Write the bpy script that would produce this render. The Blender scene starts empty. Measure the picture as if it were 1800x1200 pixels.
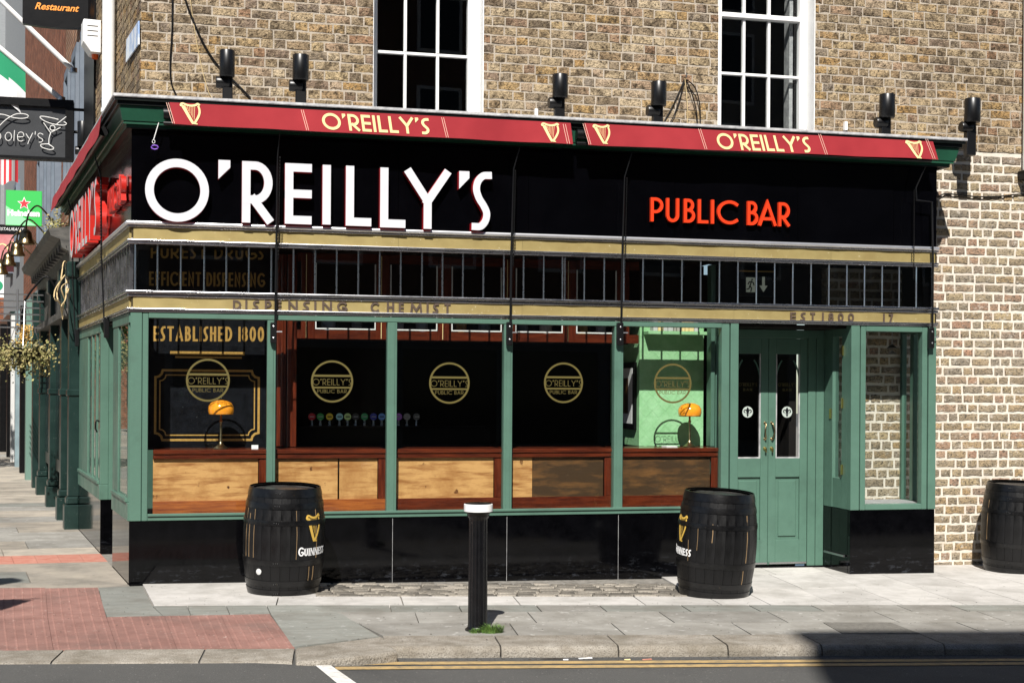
import bpy, bmesh, math, random
from mathutils import Vector, Matrix
random.seed(7)
R_ = math.radians
scene = bpy.context.scene
col = scene.collection

# ------------------------------------------------------------------ camera
CAM = Vector((.31094, -12.99772, 1.75)); YAW = -.23848; ROLL = .00655; SHY = 81.96; FPX = 2500.
RV = Vector((math.cos(YAW), math.sin(YAW), 0)); FV = Vector((-math.sin(YAW), math.cos(YAW), 0)); ZV = Vector((0, 0, 1))
cd = bpy.data.cameras.new('camera'); cam = bpy.data.objects.new('camera', cd); col.objects.link(cam)
cd.sensor_width = 36; cd.lens = FPX / 1800 * 36; cd.shift_y = SHY / 1800; cd.clip_end = 900; cd.clip_start = .1
cr, sr = math.cos(ROLL), math.sin(ROLL)
ax, up, bk = RV * cr + ZV * sr, ZV * cr - RV * sr, -FV
cam.matrix_world = Matrix(((ax.x, up.x, bk.x, CAM.x), (ax.y, up.y, bk.y, CAM.y), (ax.z, up.z, bk.z, CAM.z), (0, 0, 0, 1)))
scene.camera = cam
# ------------------------------------------------------------------ sky, sun, exposure
SUN = Vector((.35, 1., -1.10)).normalized()          # direction the light travels
elev = math.asin(-SUN.z); az = math.atan2(-SUN.x, -SUN.y)   # towards the sun, clockwise from +Y
wd = bpy.data.worlds.new('World'); scene.world = wd; wd.use_nodes = True
nt = wd.node_tree; nt.nodes.clear()
sk = nt.nodes.new('ShaderNodeTexSky'); sk.sky_type = 'NISHITA'; sk.sun_disc = False
sk.sun_elevation = elev; sk.sun_rotation = az; sk.air_density = .8; sk.dust_density = .2
bg = nt.nodes.new('ShaderNodeBackground'); bg.inputs[1].default_value = .05
wo = nt.nodes.new('ShaderNodeOutputWorld'); nt.links.new(sk.outputs[0], bg.inputs[0]); nt.links.new(bg.outputs[0], wo.inputs[0])
sl = bpy.data.lights.new('sun', 'SUN'); sl.energy = 5.0; sl.angle = R_(.5); sl.color = (1, .955, .89)
so = bpy.data.objects.new('sun', sl); col.objects.link(so); so.location = (-8, -20, 25)
so.rotation_euler = SUN.to_track_quat('-Z', 'Y').to_euler()
vs = scene.view_settings
vs.view_transform = 'Standard'; vs.look = 'None'; vs.gamma = 1; vs.use_curve_mapping = False; vs.exposure = .74

# ------------------------------------------------------------------ pixel -> place
def ray(px, py):
    a, b = px - 900, py - 600 - SHY
    u, v = cr * a + sr * b, -sr * a + cr * b
    return FV + RV * (u / FPX) - ZV * (v / FPX)
def W(px, py, Y=0.):                      # on the vertical plane Y = const (the facade is Y = 0)
    d = ray(px, py); return CAM + d * ((Y - CAM.y) / d.y)
def X_(px, Y=0., py=740): return W(px, py, Y).x
def Z_(px, py, Y=0.): return W(px, py, Y).z
GA = -.01186
def gz(x): return GA * x
def G(px, py, dz=0.):                     # on the pavement plane
    d = ray(px, py); t = (GA * CAM.x + dz - CAM.z) / (d.z - GA * d.x); return CAM + d * t
SA = R_(8.1)
SD = Vector((-math.sin(SA), math.cos(SA), 0)); SN = Vector((-SD.y, SD.x, 0))     # side wall direction and outward normal
def SP(s, o, z): return SD * s + SN * o + ZV * z
def onS(px, py, off=0.):                  # on the side wall plane -> s, z
    d = ray(px, py); t = (off - SN.dot(CAM)) / SN.dot(d); p = CAM + d * t; return p.dot(SD), p.z
def project(p):
    d = Vector(p) - CAM; x, z = d.dot(RV), d.dot(FV); u, v = FPX * x / z, -FPX * d.z / z
    return 900 + cr * u - sr * v, 600 + SHY + sr * u + cr * v

# ------------------------------------------------------------------ materials
def lin(c): return tuple(((x / 255) / 12.92 if x <= 10.3 else (((x / 255) + .055) / 1.055) ** 2.4) for x in c)
def mat(name, c, rough=.5, metal=0., c2=None, scale=8., detail=4., bump=0., bscale=None, stretch=None, spec=.5, coat=0., rnd=0., emit=None, estr=0., contrast=(.35, .65), c3=None, s3=60., th3=.62, rvar=0., stain=None, gum=None):
    m = bpy.data.materials.new(name); m.use_nodes = True; t = m.node_tree; n = t.nodes; l = t.links
    b = n['Principled BSDF']; b.inputs['Roughness'].default_value = rough; b.inputs['Metallic'].default_value = metal
    b.inputs['Specular IOR Level'].default_value = spec; b.inputs['Coat Weight'].default_value = coat; b.inputs['Coat Roughness'].default_value = .08
    c = tuple(c) + (1,)
    b.inputs['Base Color'].default_value = c
    def coords(st):
        tc = n.new('ShaderNodeTexCoord'); mp = n.new('ShaderNodeMapping'); l.new(tc.outputs['Object'], mp.inputs[0])
        if st: mp.inputs['Scale'].default_value = st
        return mp.outputs[0]
    last = None
    if c2 is not None:
        nz = n.new('ShaderNodeTexNoise'); nz.inputs['Scale'].default_value = scale; nz.inputs['Detail'].default_value = detail; nz.inputs['Roughness'].default_value = .65
        l.new(coords(stretch), nz.inputs[0])
        rp = n.new('ShaderNodeMapRange'); rp.inputs[1].default_value, rp.inputs[2].default_value = contrast
        l.new(nz.outputs[0], rp.inputs[0])
        mx = n.new('ShaderNodeMix'); mx.data_type = 'RGBA'; mx.inputs[6].default_value = c; mx.inputs[7].default_value = tuple(c2) + (1,)
        l.new(rp.outputs[0], mx.inputs[0]); last = mx.outputs[2]
        if rvar:
            ad = n.new('ShaderNodeMath'); ad.operation = 'MULTIPLY_ADD'; ad.inputs[1].default_value = rvar; ad.inputs[2].default_value = rough
            l.new(rp.outputs[0], ad.inputs[0]); l.new(ad.outputs[0], b.inputs['Roughness'])
    if c3 is not None:                     # sparse specks
        nz = n.new('ShaderNodeTexNoise'); nz.inputs['Scale'].default_value = s3; nz.inputs['Detail'].default_value = 3
        l.new(coords(None), nz.inputs[0])
        rp = n.new('ShaderNodeMapRange'); rp.inputs[1].default_value = th3; rp.inputs[2].default_value = th3 + .05
        l.new(nz.outputs[0], rp.inputs[0])
        mx = n.new('ShaderNodeMix'); mx.data_type = 'RGBA'; mx.inputs[7].default_value = tuple(c3) + (1,)
        if last: l.new(last, mx.inputs[6])
        else: mx.inputs[6].default_value = c
        l.new(rp.outputs[0], mx.inputs[0]); last = mx.outputs[2]
    def world_noise(sc, det, a, z):
        ge = n.new('ShaderNodeNewGeometry'); nz = n.new('ShaderNodeTexNoise'); nz.inputs['Scale'].default_value = sc; nz.inputs['Detail'].default_value = det; nz.inputs['Roughness'].default_value = .68
        l.new(ge.outputs['Position'], nz.inputs[0]); rp = n.new('ShaderNodeMapRange'); rp.inputs[1].default_value = a; rp.inputs[2].default_value = z; l.new(nz.outputs[0], rp.inputs[0]); return rp.outputs[0]
    for lay in (stain, gum):               # grime that runs across joints: (colour, amount, scale, from, to)
        if lay is None: continue
        cc, am, sc_, a_, z_ = lay; mu = n.new('ShaderNodeMath'); mu.operation = 'MULTIPLY'; mu.inputs[1].default_value = am; l.new(world_noise(sc_, 8, a_, z_), mu.inputs[0])
        mx = n.new('ShaderNodeMix'); mx.data_type = 'RGBA'; mx.inputs[7].default_value = tuple(cc) + (1,)
        if last: l.new(last, mx.inputs[6])
        else: mx.inputs[6].default_value = c
        l.new(mu.outputs[0], mx.inputs[0]); last = mx.outputs[2]
    if rnd:
        oi = n.new('ShaderNodeObjectInfo'); ge = n.new('ShaderNodeNewGeometry'); ad = n.new('ShaderNodeMath'); ad.operation = 'ADD'
        l.new(oi.outputs['Random'], ad.inputs[0]); l.new(ge.outputs['Random Per Island'], ad.inputs[1])
        fr = n.new('ShaderNodeMath'); fr.operation = 'FRACT'; l.new(ad.outputs[0], fr.inputs[0])
        rp = n.new('ShaderNodeMapRange'); rp.inputs[3].default_value = 1 - rnd; rp.inputs[4].default_value = 1 + rnd; l.new(fr.outputs[0], rp.inputs[0])
        hs = n.new('ShaderNodeHueSaturation'); l.new(rp.outputs[0], hs.inputs['Value'])
        if last: l.new(last, hs.inputs['Color'])
        else: hs.inputs['Color'].default_value = c
        last = hs.outputs[0]
    if last: l.new(last, b.inputs['Base Color'])
    if bump:
        nz = n.new('ShaderNodeTexNoise'); nz.inputs['Scale'].default_value = bscale or scale * 3; nz.inputs['Detail'].default_value = 6
        l.new(coords(stretch), nz.inputs[0])
        bp = n.new('ShaderNodeBump'); bp.inputs['Strength'].default_value = bump; bp.inputs['Distance'].default_value = .01
        l.new(nz.outputs[0], bp.inputs['Height']); l.new(bp.outputs[0], b.inputs['Normal'])
    if emit is not None:
        b.inputs['Emission Color'].default_value = tuple(emit) + (1,); b.inputs['Emission Strength'].default_value = estr
    return m
def glass_mat(name, tint=(.95, .965, .96), f0=.028, rough=0.):
    m = bpy.data.materials.new(name); m.use_nodes = True; t = m.node_tree; t.nodes.clear(); n = t.nodes; l = t.links
    o = n.new('ShaderNodeOutputMaterial'); mx = n.new('ShaderNodeMixShader'); tr = n.new('ShaderNodeBsdfTransparent'); gl = n.new('ShaderNodeBsdfGlossy'); lw = n.new('ShaderNodeLayerWeight')
    tr.inputs[0].default_value = tuple(tint) + (1,); gl.inputs['Roughness'].default_value = rough; lw.inputs['Blend'].default_value = .5
    pw = n.new('ShaderNodeMath'); pw.operation = 'POWER'; pw.inputs[1].default_value = 5; l.new(lw.outputs['Facing'], pw.inputs[0])     # Schlick, both faces alike
    mu = n.new('ShaderNodeMath'); mu.operation = 'MULTIPLY_ADD'; mu.inputs[1].default_value = 1 - f0; mu.inputs[2].default_value = f0; l.new(pw.outputs[0], mu.inputs[0])
    l.new(mu.outputs[0], mx.inputs[0]); l.new(tr.outputs[0], mx.inputs[1]); l.new(gl.outputs[0], mx.inputs[2]); l.new(mx.outputs[0], o.inputs[0])
    return m
def brick_mat(name, cols, dark, rough=.9, dirt=.5, smear=None, smear_amt=0.):
    """per-brick colour from a ramp plus blotches, pits and smeared lime"""
    m = bpy.data.materials.new(name); m.use_nodes = True; t = m.node_tree; n = t.nodes; l = t.links; b = n['Principled BSDF']
    b.inputs['Roughness'].default_value = rough; b.inputs['Specular IOR Level'].default_value = .2
    oi = n.new('ShaderNodeObjectInfo'); ge = n.new('ShaderNodeNewGeometry'); ad = n.new('ShaderNodeMath'); ad.operation = 'ADD'
    l.new(oi.outputs['Random'], ad.inputs[0]); l.new(ge.outputs['Random Per Island'], ad.inputs[1])
    fr = n.new('ShaderNodeMath'); fr.operation = 'FRACT'; l.new(ad.outputs[0], fr.inputs[0])
    cr_ = n.new('ShaderNodeValToRGB'); e = cr_.color_ramp.elements
    for i, c in enumerate(cols):
        p = i / (len(cols) - 1)
        el = e[0] if i == 0 else e[-1] if i == len(cols) - 1 else e.new(p)
        el.position = p; el.color = tuple(c) + (1,)
    l.new(fr.outputs[0], cr_.inputs[0])
    ps = ge.outputs['Position']
    def noise(sc, det, a, z):
        nz = n.new('ShaderNodeTexNoise'); nz.inputs['Scale'].default_value = sc; nz.inputs['Detail'].default_value = det; nz.inputs['Roughness'].default_value = .7
        l.new(ps, nz.inputs[0]); rp = n.new('ShaderNodeMapRange'); rp.inputs[1].default_value = a; rp.inputs[2].default_value = z; l.new(nz.outputs[0], rp.inputs[0]); return rp.outputs[0]
    last = cr_.outputs[0]
    def mixin(fac, c, k=1., mode='MIX'):
        nonlocal last
        mx = n.new('ShaderNodeMix'); mx.data_type = 'RGBA'; mx.blend_type = mode; mx.inputs[7].default_value = tuple(c) + (1,)
        if k != 1.:
            mu = n.new('ShaderNodeMath'); mu.operation = 'MULTIPLY'; mu.inputs[1].default_value = k; l.new(fac, mu.inputs[0]); fac = mu.outputs[0]
        l.new(fac, mx.inputs[0]); l.new(last, mx.inputs[6]); last = mx.outputs[2]
    mixin(noise(14, 8, .44, .64), dark, dirt)
    mixin(noise(42, 7, .52, .62), tuple(x * .35 for x in dark), .95)
    mixin(noise(30, 7, .53, .66), tuple(min(1, x * 1.4) for x in cols[1]), .42)
    mixin(noise(1.1, 3, .45, .7), tuple(x * .75 for x in dark), .28)
    if smear is not None: mixin(noise(16, 6, .56, .66), smear, smear_amt)
    l.new(last, b.inputs['Base Color'])
    nz = n.new('ShaderNodeTexNoise'); nz.inputs['Scale'].default_value = 60; nz.inputs['Detail'].default_value = 8; l.new(ps, nz.inputs[0])
    bp = n.new('ShaderNodeBump'); bp.inputs['Strength'].default_value = .85; bp.inputs['Distance'].default_value = .02
    l.new(nz.outputs[0], bp.inputs['Height']); l.new(bp.outputs[0], b.inputs['Normal'])
    return m

M = {}
M['green'] = mat('green_paint', (.080, .158, .119), .34, c2=(.062, .130, .096), scale=3, detail=8, bump=.10, bscale=26, c3=(.15, .25, .20), s3=70, th3=.72, stain=((.035, .065, .05), .5, 1.7, .52, .75), rvar=.18)
M['dgreen'] = mat('dark_green_paint', (.0045, .0165, .0140), .33, c2=(.010, .027, .023), scale=4, bump=.08, bscale=60, c3=(.11, .13, .12), s3=50, th3=.69)
M['black'] = mat('black_paint', (.0015, .0015, .002), .42, c2=(.004, .004, .0045), scale=12, bump=.06, spec=.18)
M['fascia'] = mat('black_fascia_glass', (.0006, .0006, .0010), .10, c2=(.0012, .0012, .0018), scale=2, spec=.16, rvar=.05)
M['granite'] = mat('polished_black_granite', (.0010, .0010, .0013), .045, c2=(.0022, .0022, .0028), scale=6, c3=(.02, .022, .026), s3=190, th3=.71, rvar=.05, spec=.2)
M['chrome'] = mat('chrome_strip', (.60, .60, .62), .20, 1., c2=(.40, .40, .42), scale=5, rvar=.14)
M['brass'] = mat('brass_sheet', (.42, .335, .14), .42, .45, c2=(.31, .235, .09), scale=3.0, detail=8, bump=.12, bscale=9, rvar=.1, c3=(.62, .55, .36), s3=42, th3=.70)
M['oldbrass'] = mat('old_brass', (.42, .33, .19), .3, 1., c2=(.2, .16, .09), scale=30)
M['goldbrass'] = mat('gold_brass', (.75, .52, .18), .25, 1.)
M['steel'] = mat('steel', (.45, .45, .46), .35, 1.)
M['bletter'] = mat('brown_inlay', (.05, .032, .022), .6, c2=(.09, .06, .04), scale=50)
M['white'] = mat('white_paint', (.76, .76, .75), .45, c2=(.68, .68, .66), scale=10, bump=.05, contrast=(.5, .8))
M['letter'] = mat('white_acrylic', (.60, .60, .63), .3, c2=(.55, .55, .58), scale=5)
M['redret'] = mat('red_letter_return', (.42, .012, .018), .35)
M['neonred'] = mat('red_acrylic', (.66, .042, .010), .3)
M['signred'] = mat('red_sign_letters', (.42, .016, .010), .35)
M['valance'] = mat('red_canvas', (.245, .0075, .0145), .85, c2=(.32, .017, .024), scale=1.6, detail=3, bump=.15, bscale=260, contrast=(.3, .7))
M['cream'] = mat('cream_print', (.80, .62, .30), .75)
M['creamd'] = mat('cream_stitch', (.75, .45, .36), .8)
M['gold'] = mat('gold_leaf', (.46, .26, .065), .35, .3, c2=(.60, .37, .11), scale=60)
M['logo'] = mat('gold_window_transfer', (.105, .085, .022), .5, .2)
M['lead'] = mat('lead_flashing', (.24, .24, .25), .6, c2=(.42, .42, .42), scale=12, bump=.5, bscale=30)
M['cornice'] = mat('black_cornice', (.002, .003, .0028), .32, c2=(.005, .007, .006), scale=6, spec=.3)
M['cgreen'] = mat('cornice_green', (.016, .075, .043), .3, c2=(.012, .055, .032), scale=4)
M['mahog'] = mat('mahogany', (.125, .023, .008), .26, c2=(.050, .009, .004), scale=7, stretch=(.6, 1, 6), coat=.3, detail=6)
M['mahogv'] = mat('mahogany_upright', (.125, .022, .0075), .26, c2=(.055, .009, .004), scale=7, stretch=(6, 1, .6), coat=.3, detail=6)
M['orwood'] = mat('orange_wood', (.36, .105, .022), .32, c2=(.15, .03, .010), scale=6, stretch=(.5, 1, 7), detail=6)
M['ply'] = mat('pale_wood', (.54, .300, .112), .40, c2=(.23, .080, .020), scale=6.5, stretch=(.45, 1, 3.6), detail=14, bump=.08, c3=(.075, .024, .008), s3=11, th3=.68, contrast=(.46, .68), stain=((.30, .125, .034), .7, 3.4, .46, .64))
M['dkply'] = mat('dark_scuffed_wood', (.050, .029, .015), .34, c2=(.16, .075, .026), scale=4.5, stretch=(.6, 1, 2.6), detail=14, bump=.08, c3=(.30, .22, .14), s3=45, th3=.70, contrast=(.46, .66))
M['inblack'] = mat('black_sign_board', (.0015, .0018, .003), .35, c2=(.006, .007, .010), scale=14, detail=8, c3=(.07, .08, .09), s3=42, th3=.715, bump=.2, spec=.3)
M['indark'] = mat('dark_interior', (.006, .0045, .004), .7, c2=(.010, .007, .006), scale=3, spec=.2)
M['infloor'] = mat('dark_floorboards', (.035, .02, .012), .5)
M['amber'] = mat('amber_glass', (.85, .30, .02), .12, spec=.6, coat=.6, emit=(1., .42, .03), estr=.05)
M['glass'] = glass_mat('window_glass')
M['glass2'] = glass_mat('upper_window_glass', f0=.03); M['tglass'] = glass_mat('shaded_transom_glass', tint=(.87, .88, .87))  # transom tint puts the shade of the room behind into the glass colour
M['rubber'] = mat('black_cable', (.003, .003, .0035), .5, spec=.3)
M['beige'] = mat('beige_wire', (.55, .42, .22), .6)
M['spot'] = mat('black_spotlight', (.004, .004, .0045), .36, spec=.45)
M['asphalt'] = mat('asphalt', (.046, .046, .044), .9, c2=(.105, .102, .096), scale=120, detail=5, bump=.7, bscale=200, contrast=(.30, .75), c3=(.26, .25, .23), s3=60, th3=.68, stain=((.03, .03, .03), .6, .7, .5, .7))
M['yellow'] = mat('worn_yellow_line', (.40, .275, .115), .85, c2=(.22, .165, .09), scale=14, detail=10, contrast=(.40, .68))
M['wline'] = mat('worn_white_line', (.62, .61, .58), .8, c2=(.36, .35, .33), scale=14, detail=8, contrast=(.45, .75))
M['kerb'] = mat('granite_kerb', (.31, .285, .245), .85, c2=(.19, .165, .13), scale=7, detail=12, bump=1., bscale=60, c3=(.11, .095, .075), s3=150, th3=.56, rnd=.08, stain=((.10, .085, .06), .7, 1.6, .48, .68))
M['lightslab'] = mat('light_granite_slab', (.50, .48, .455), .75, c2=(.41, .395, .37), scale=6, detail=10, bump=.2, bscale=120, rnd=.07, c3=(.33, .315, .29), s3=30, th3=.68, stain=((.13, .12, .10), .40, 2.0, .46, .68), gum=((.09, .085, .078), .8, 13., .665, .69))
M['greyslab'] = mat('grey_flagstone', (.285, .275, .25), .75, c2=(.20, .19, .17), scale=2.2, detail=10, bump=.2, bscale=110, rnd=.12, c3=(.38, .37, .345), s3=14, th3=.64, stain=((.13, .12, .10), .62, 2.0, .46, .66), gum=((.09, .085, .078), .8, 13., .665, .69))
M['slate'] = mat('blue_grey_flagstone', (.178, .183, .164), .7, c2=(.235, .238, .215), scale=3, stretch=(1, 4, 1), detail=9, bump=.16, bscale=80, rnd=.12, c3=(.30, .30, .28), s3=18, th3=.65, stain=((.13, .12, .10), .62, 2.0, .46, .66), gum=((.09, .085, .078), .8, 13., .665, .69))
M['sandslab'] = mat('buff_flagstone', (.37, .325, .265), .75, c2=(.26, .235, .20), scale=2.5, detail=10, bump=.2, bscale=100, rnd=.16, stain=((.13, .12, .10), .62, 2.0, .46, .66), gum=((.09, .085, .078), .8, 13., .665, .69))
M['tactile'] = mat('red_tactile_paving', (.262, .138, .113), .85, c2=(.185, .092, .074), scale=4, detail=10, bump=.2, bscale=110, rnd=.08, c3=(.34, .24, .21), s3=30, th3=.66, stain=((.10, .07, .06), .65, 1.1, .48, .70), gum=((.09, .078, .072), .85, 17., .69, .72))
M['redtile'] = mat('red_brick_paver', (.36, .13, .09), .8, c2=(.42, .20, .15), scale=9, detail=6, rnd=.12)
M['joint'] = mat('paving_joint', (.24, .225, .20), .9, c2=(.12, .11, .095), scale=20, detail=6, bump=.4)
M['sett'] = mat('stone_sett', (.27, .245, .205), .75, c2=(.13, .115, .095), scale=12, detail=8, bump=.4, bscale=60, rnd=.6)
M['dirt'] = mat('dirt_joint', (.028, .023, .018), .95, c2=(.055, .046, .036), scale=30)
M['barrel'] = mat('black_barrel_paint', (.0018, .0018, .0022), .30, c2=(.004, .004, .0045), scale=14, stretch=(1, 1, .3), detail=8, bump=.15, c3=(.055, .05, .045), s3=65, th3=.72, rvar=.2, spec=.35)
M['hoop'] = mat('black_barrel_hoop', (.002, .002, .0024), .28, c2=(.006, .006, .0065), scale=30, bump=.1, c3=(.10, .075, .045), s3=80, th3=.72, spec=.4)
M['bhead'] = mat('barrel_head', (.012, .012, .013), .30, c2=(.05, .047, .044), scale=8, detail=8, rvar=.25, coat=.2)
M['crack'] = mat('bare_wood_crack', (.24, .155, .075), .8)
M['harp'] = mat('gold_harp_print', (.56, .36, .065), .5)
M['wprint'] = mat('white_print', (.74, .74, .74), .5)
M['grass'] = mat('grass', (.055, .125, .018), .6, c2=(.11, .19, .035), scale=40, rnd=.35)
M['leaf'] = mat('tree_leaf', (.055, .13, .016), .55, c2=(.10, .20, .03), scale=3, rnd=.3)
M['bark'] = mat('bark', (.10, .075, .05), .9, c2=(.05, .04, .03), scale=12, bump=.6)
M['pgreen'] = mat('pale_green_wallpaper', (.22, .46, .22), .7, c2=(.30, .55, .30), scale=10, detail=6, bump=.3, bscale=25)
M['sidewhite'] = mat('pale_render', (.55, .55, .54), .8, c2=(.48, .48, .47), scale=2)
M['opp1'] = mat('opposite_brick', (.16, .09, .06), .9, c2=(.12, .06, .045), scale=6)
M['opp2'] = mat('opposite_stone', (.30, .28, .25), .9, c2=(.24, .22, .20), scale=4)
M['dglass'] = mat('dark_glass', (.01, .012, .015), .06)
M['cover'] = mat('worn_asphalt_patch', (.10, .094, .082), .9, c2=(.17, .16, .14), scale=40, detail=6, bump=.5)
M['bchrome'] = mat('highlight_chrome_lip', (.86, .86, .88), .32, .8, c2=(.74, .74, .76), scale=4)  # lighter chrome: the sky highlight of the top strip put into the colour
def wall_brick_mat(name, c1, c2, mo, sc=1.):
    """brick texture for walls too far off to build brick by brick; runs along the side street"""
    m = bpy.data.materials.new(name); m.use_nodes = True; t = m.node_tree; n = t.nodes; l = t.links; b = n['Principled BSDF']; b.inputs['Roughness'].default_value = .9; b.inputs['Specular IOR Level'].default_value = .2
    tc = n.new('ShaderNodeNewGeometry'); sx = n.new('ShaderNodeSeparateXYZ'); cx = n.new('ShaderNodeCombineXYZ'); ad = n.new('ShaderNodeMath'); l.new(tc.outputs['Position'], sx.inputs[0]); l.new(sx.outputs[0], ad.inputs[0]); l.new(sx.outputs[1], ad.inputs[1]); l.new(ad.outputs[0], cx.inputs[0]); l.new(sx.outputs[2], cx.inputs[1])
    bt = n.new('ShaderNodeTexBrick'); bt.inputs['Color1'].default_value = tuple(c1) + (1,); bt.inputs['Color2'].default_value = tuple(c2) + (1,); bt.inputs['Mortar'].default_value = tuple(mo) + (1,); bt.inputs['Scale'].default_value = sc; bt.inputs['Mortar Size'].default_value = .012; bt.inputs['Brick Width'].default_value = .23; bt.inputs['Row Height'].default_value = .085; bt.inputs['Bias'].default_value = .1
    l.new(cx.outputs[0], bt.inputs[0]); nz = n.new('ShaderNodeTexNoise'); nz.inputs['Scale'].default_value = 5; nz.inputs['Detail'].default_value = 8; l.new(tc.outputs['Position'], nz.inputs[0]); rp = n.new('ShaderNodeMapRange'); rp.inputs[1].default_value = .35; rp.inputs[2].default_value = .7; rp.inputs[3].default_value = .55; rp.inputs[4].default_value = 1.25; l.new(nz.outputs[0], rp.inputs[0])
    hs = n.new('ShaderNodeHueSaturation'); l.new(rp.outputs[0], hs.inputs['Value']); l.new(bt.outputs[0], hs.inputs['Color']); l.new(hs.outputs[0], b.inputs['Base Color']); bp = n.new('ShaderNodeBump'); bp.inputs['Strength'].default_value = .6; bp.inputs['Distance'].default_value = .01; bp.invert = True; l.new(bt.outputs['Fac'], bp.inputs['Height']); l.new(bp.outputs[0], b.inputs['Normal'])
    return m
def splash(m):
    t = m.node_tree; n = t.nodes; l = t.links; b = n['Principled BSDF']; src = b.inputs['Base Color'].links[0].from_socket
    ge = n.new('ShaderNodeNewGeometry'); sx = n.new('ShaderNodeSeparateXYZ'); l.new(ge.outputs['Position'], sx.inputs[0])
    r1 = n.new('ShaderNodeMapRange'); r1.inputs[1].default_value = .20; r1.inputs[2].default_value = -.05; l.new(sx.outputs[2], r1.inputs[0])
    mp = n.new('ShaderNodeMapping'); mp.inputs['Scale'].default_value = (5, 5, 16); l.new(ge.outputs['Position'], mp.inputs[0]); nz = n.new('ShaderNodeTexNoise'); nz.inputs['Scale'].default_value = 1.6; nz.inputs['Detail'].default_value = 12; nz.inputs['Roughness'].default_value = .75; l.new(mp.outputs[0], nz.inputs[0])
    r2 = n.new('ShaderNodeMapRange'); r2.inputs[1].default_value = .54; r2.inputs[2].default_value = .70; l.new(nz.outputs[0], r2.inputs[0]); mu = n.new('ShaderNodeMath'); mu.operation = 'MULTIPLY'; l.new(r1.outputs[0], mu.inputs[0]); l.new(r2.outputs[0], mu.inputs[1])
    mx = n.new('ShaderNodeMix'); mx.data_type = 'RGBA'; mx.inputs[7].default_value = (.045, .05, .06, 1); l.new(mu.outputs[0], mx.inputs[0]); l.new(src, mx.inputs[6]); l.new(mx.outputs[2], b.inputs['Base Color'])
splash(M['granite'])
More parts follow.
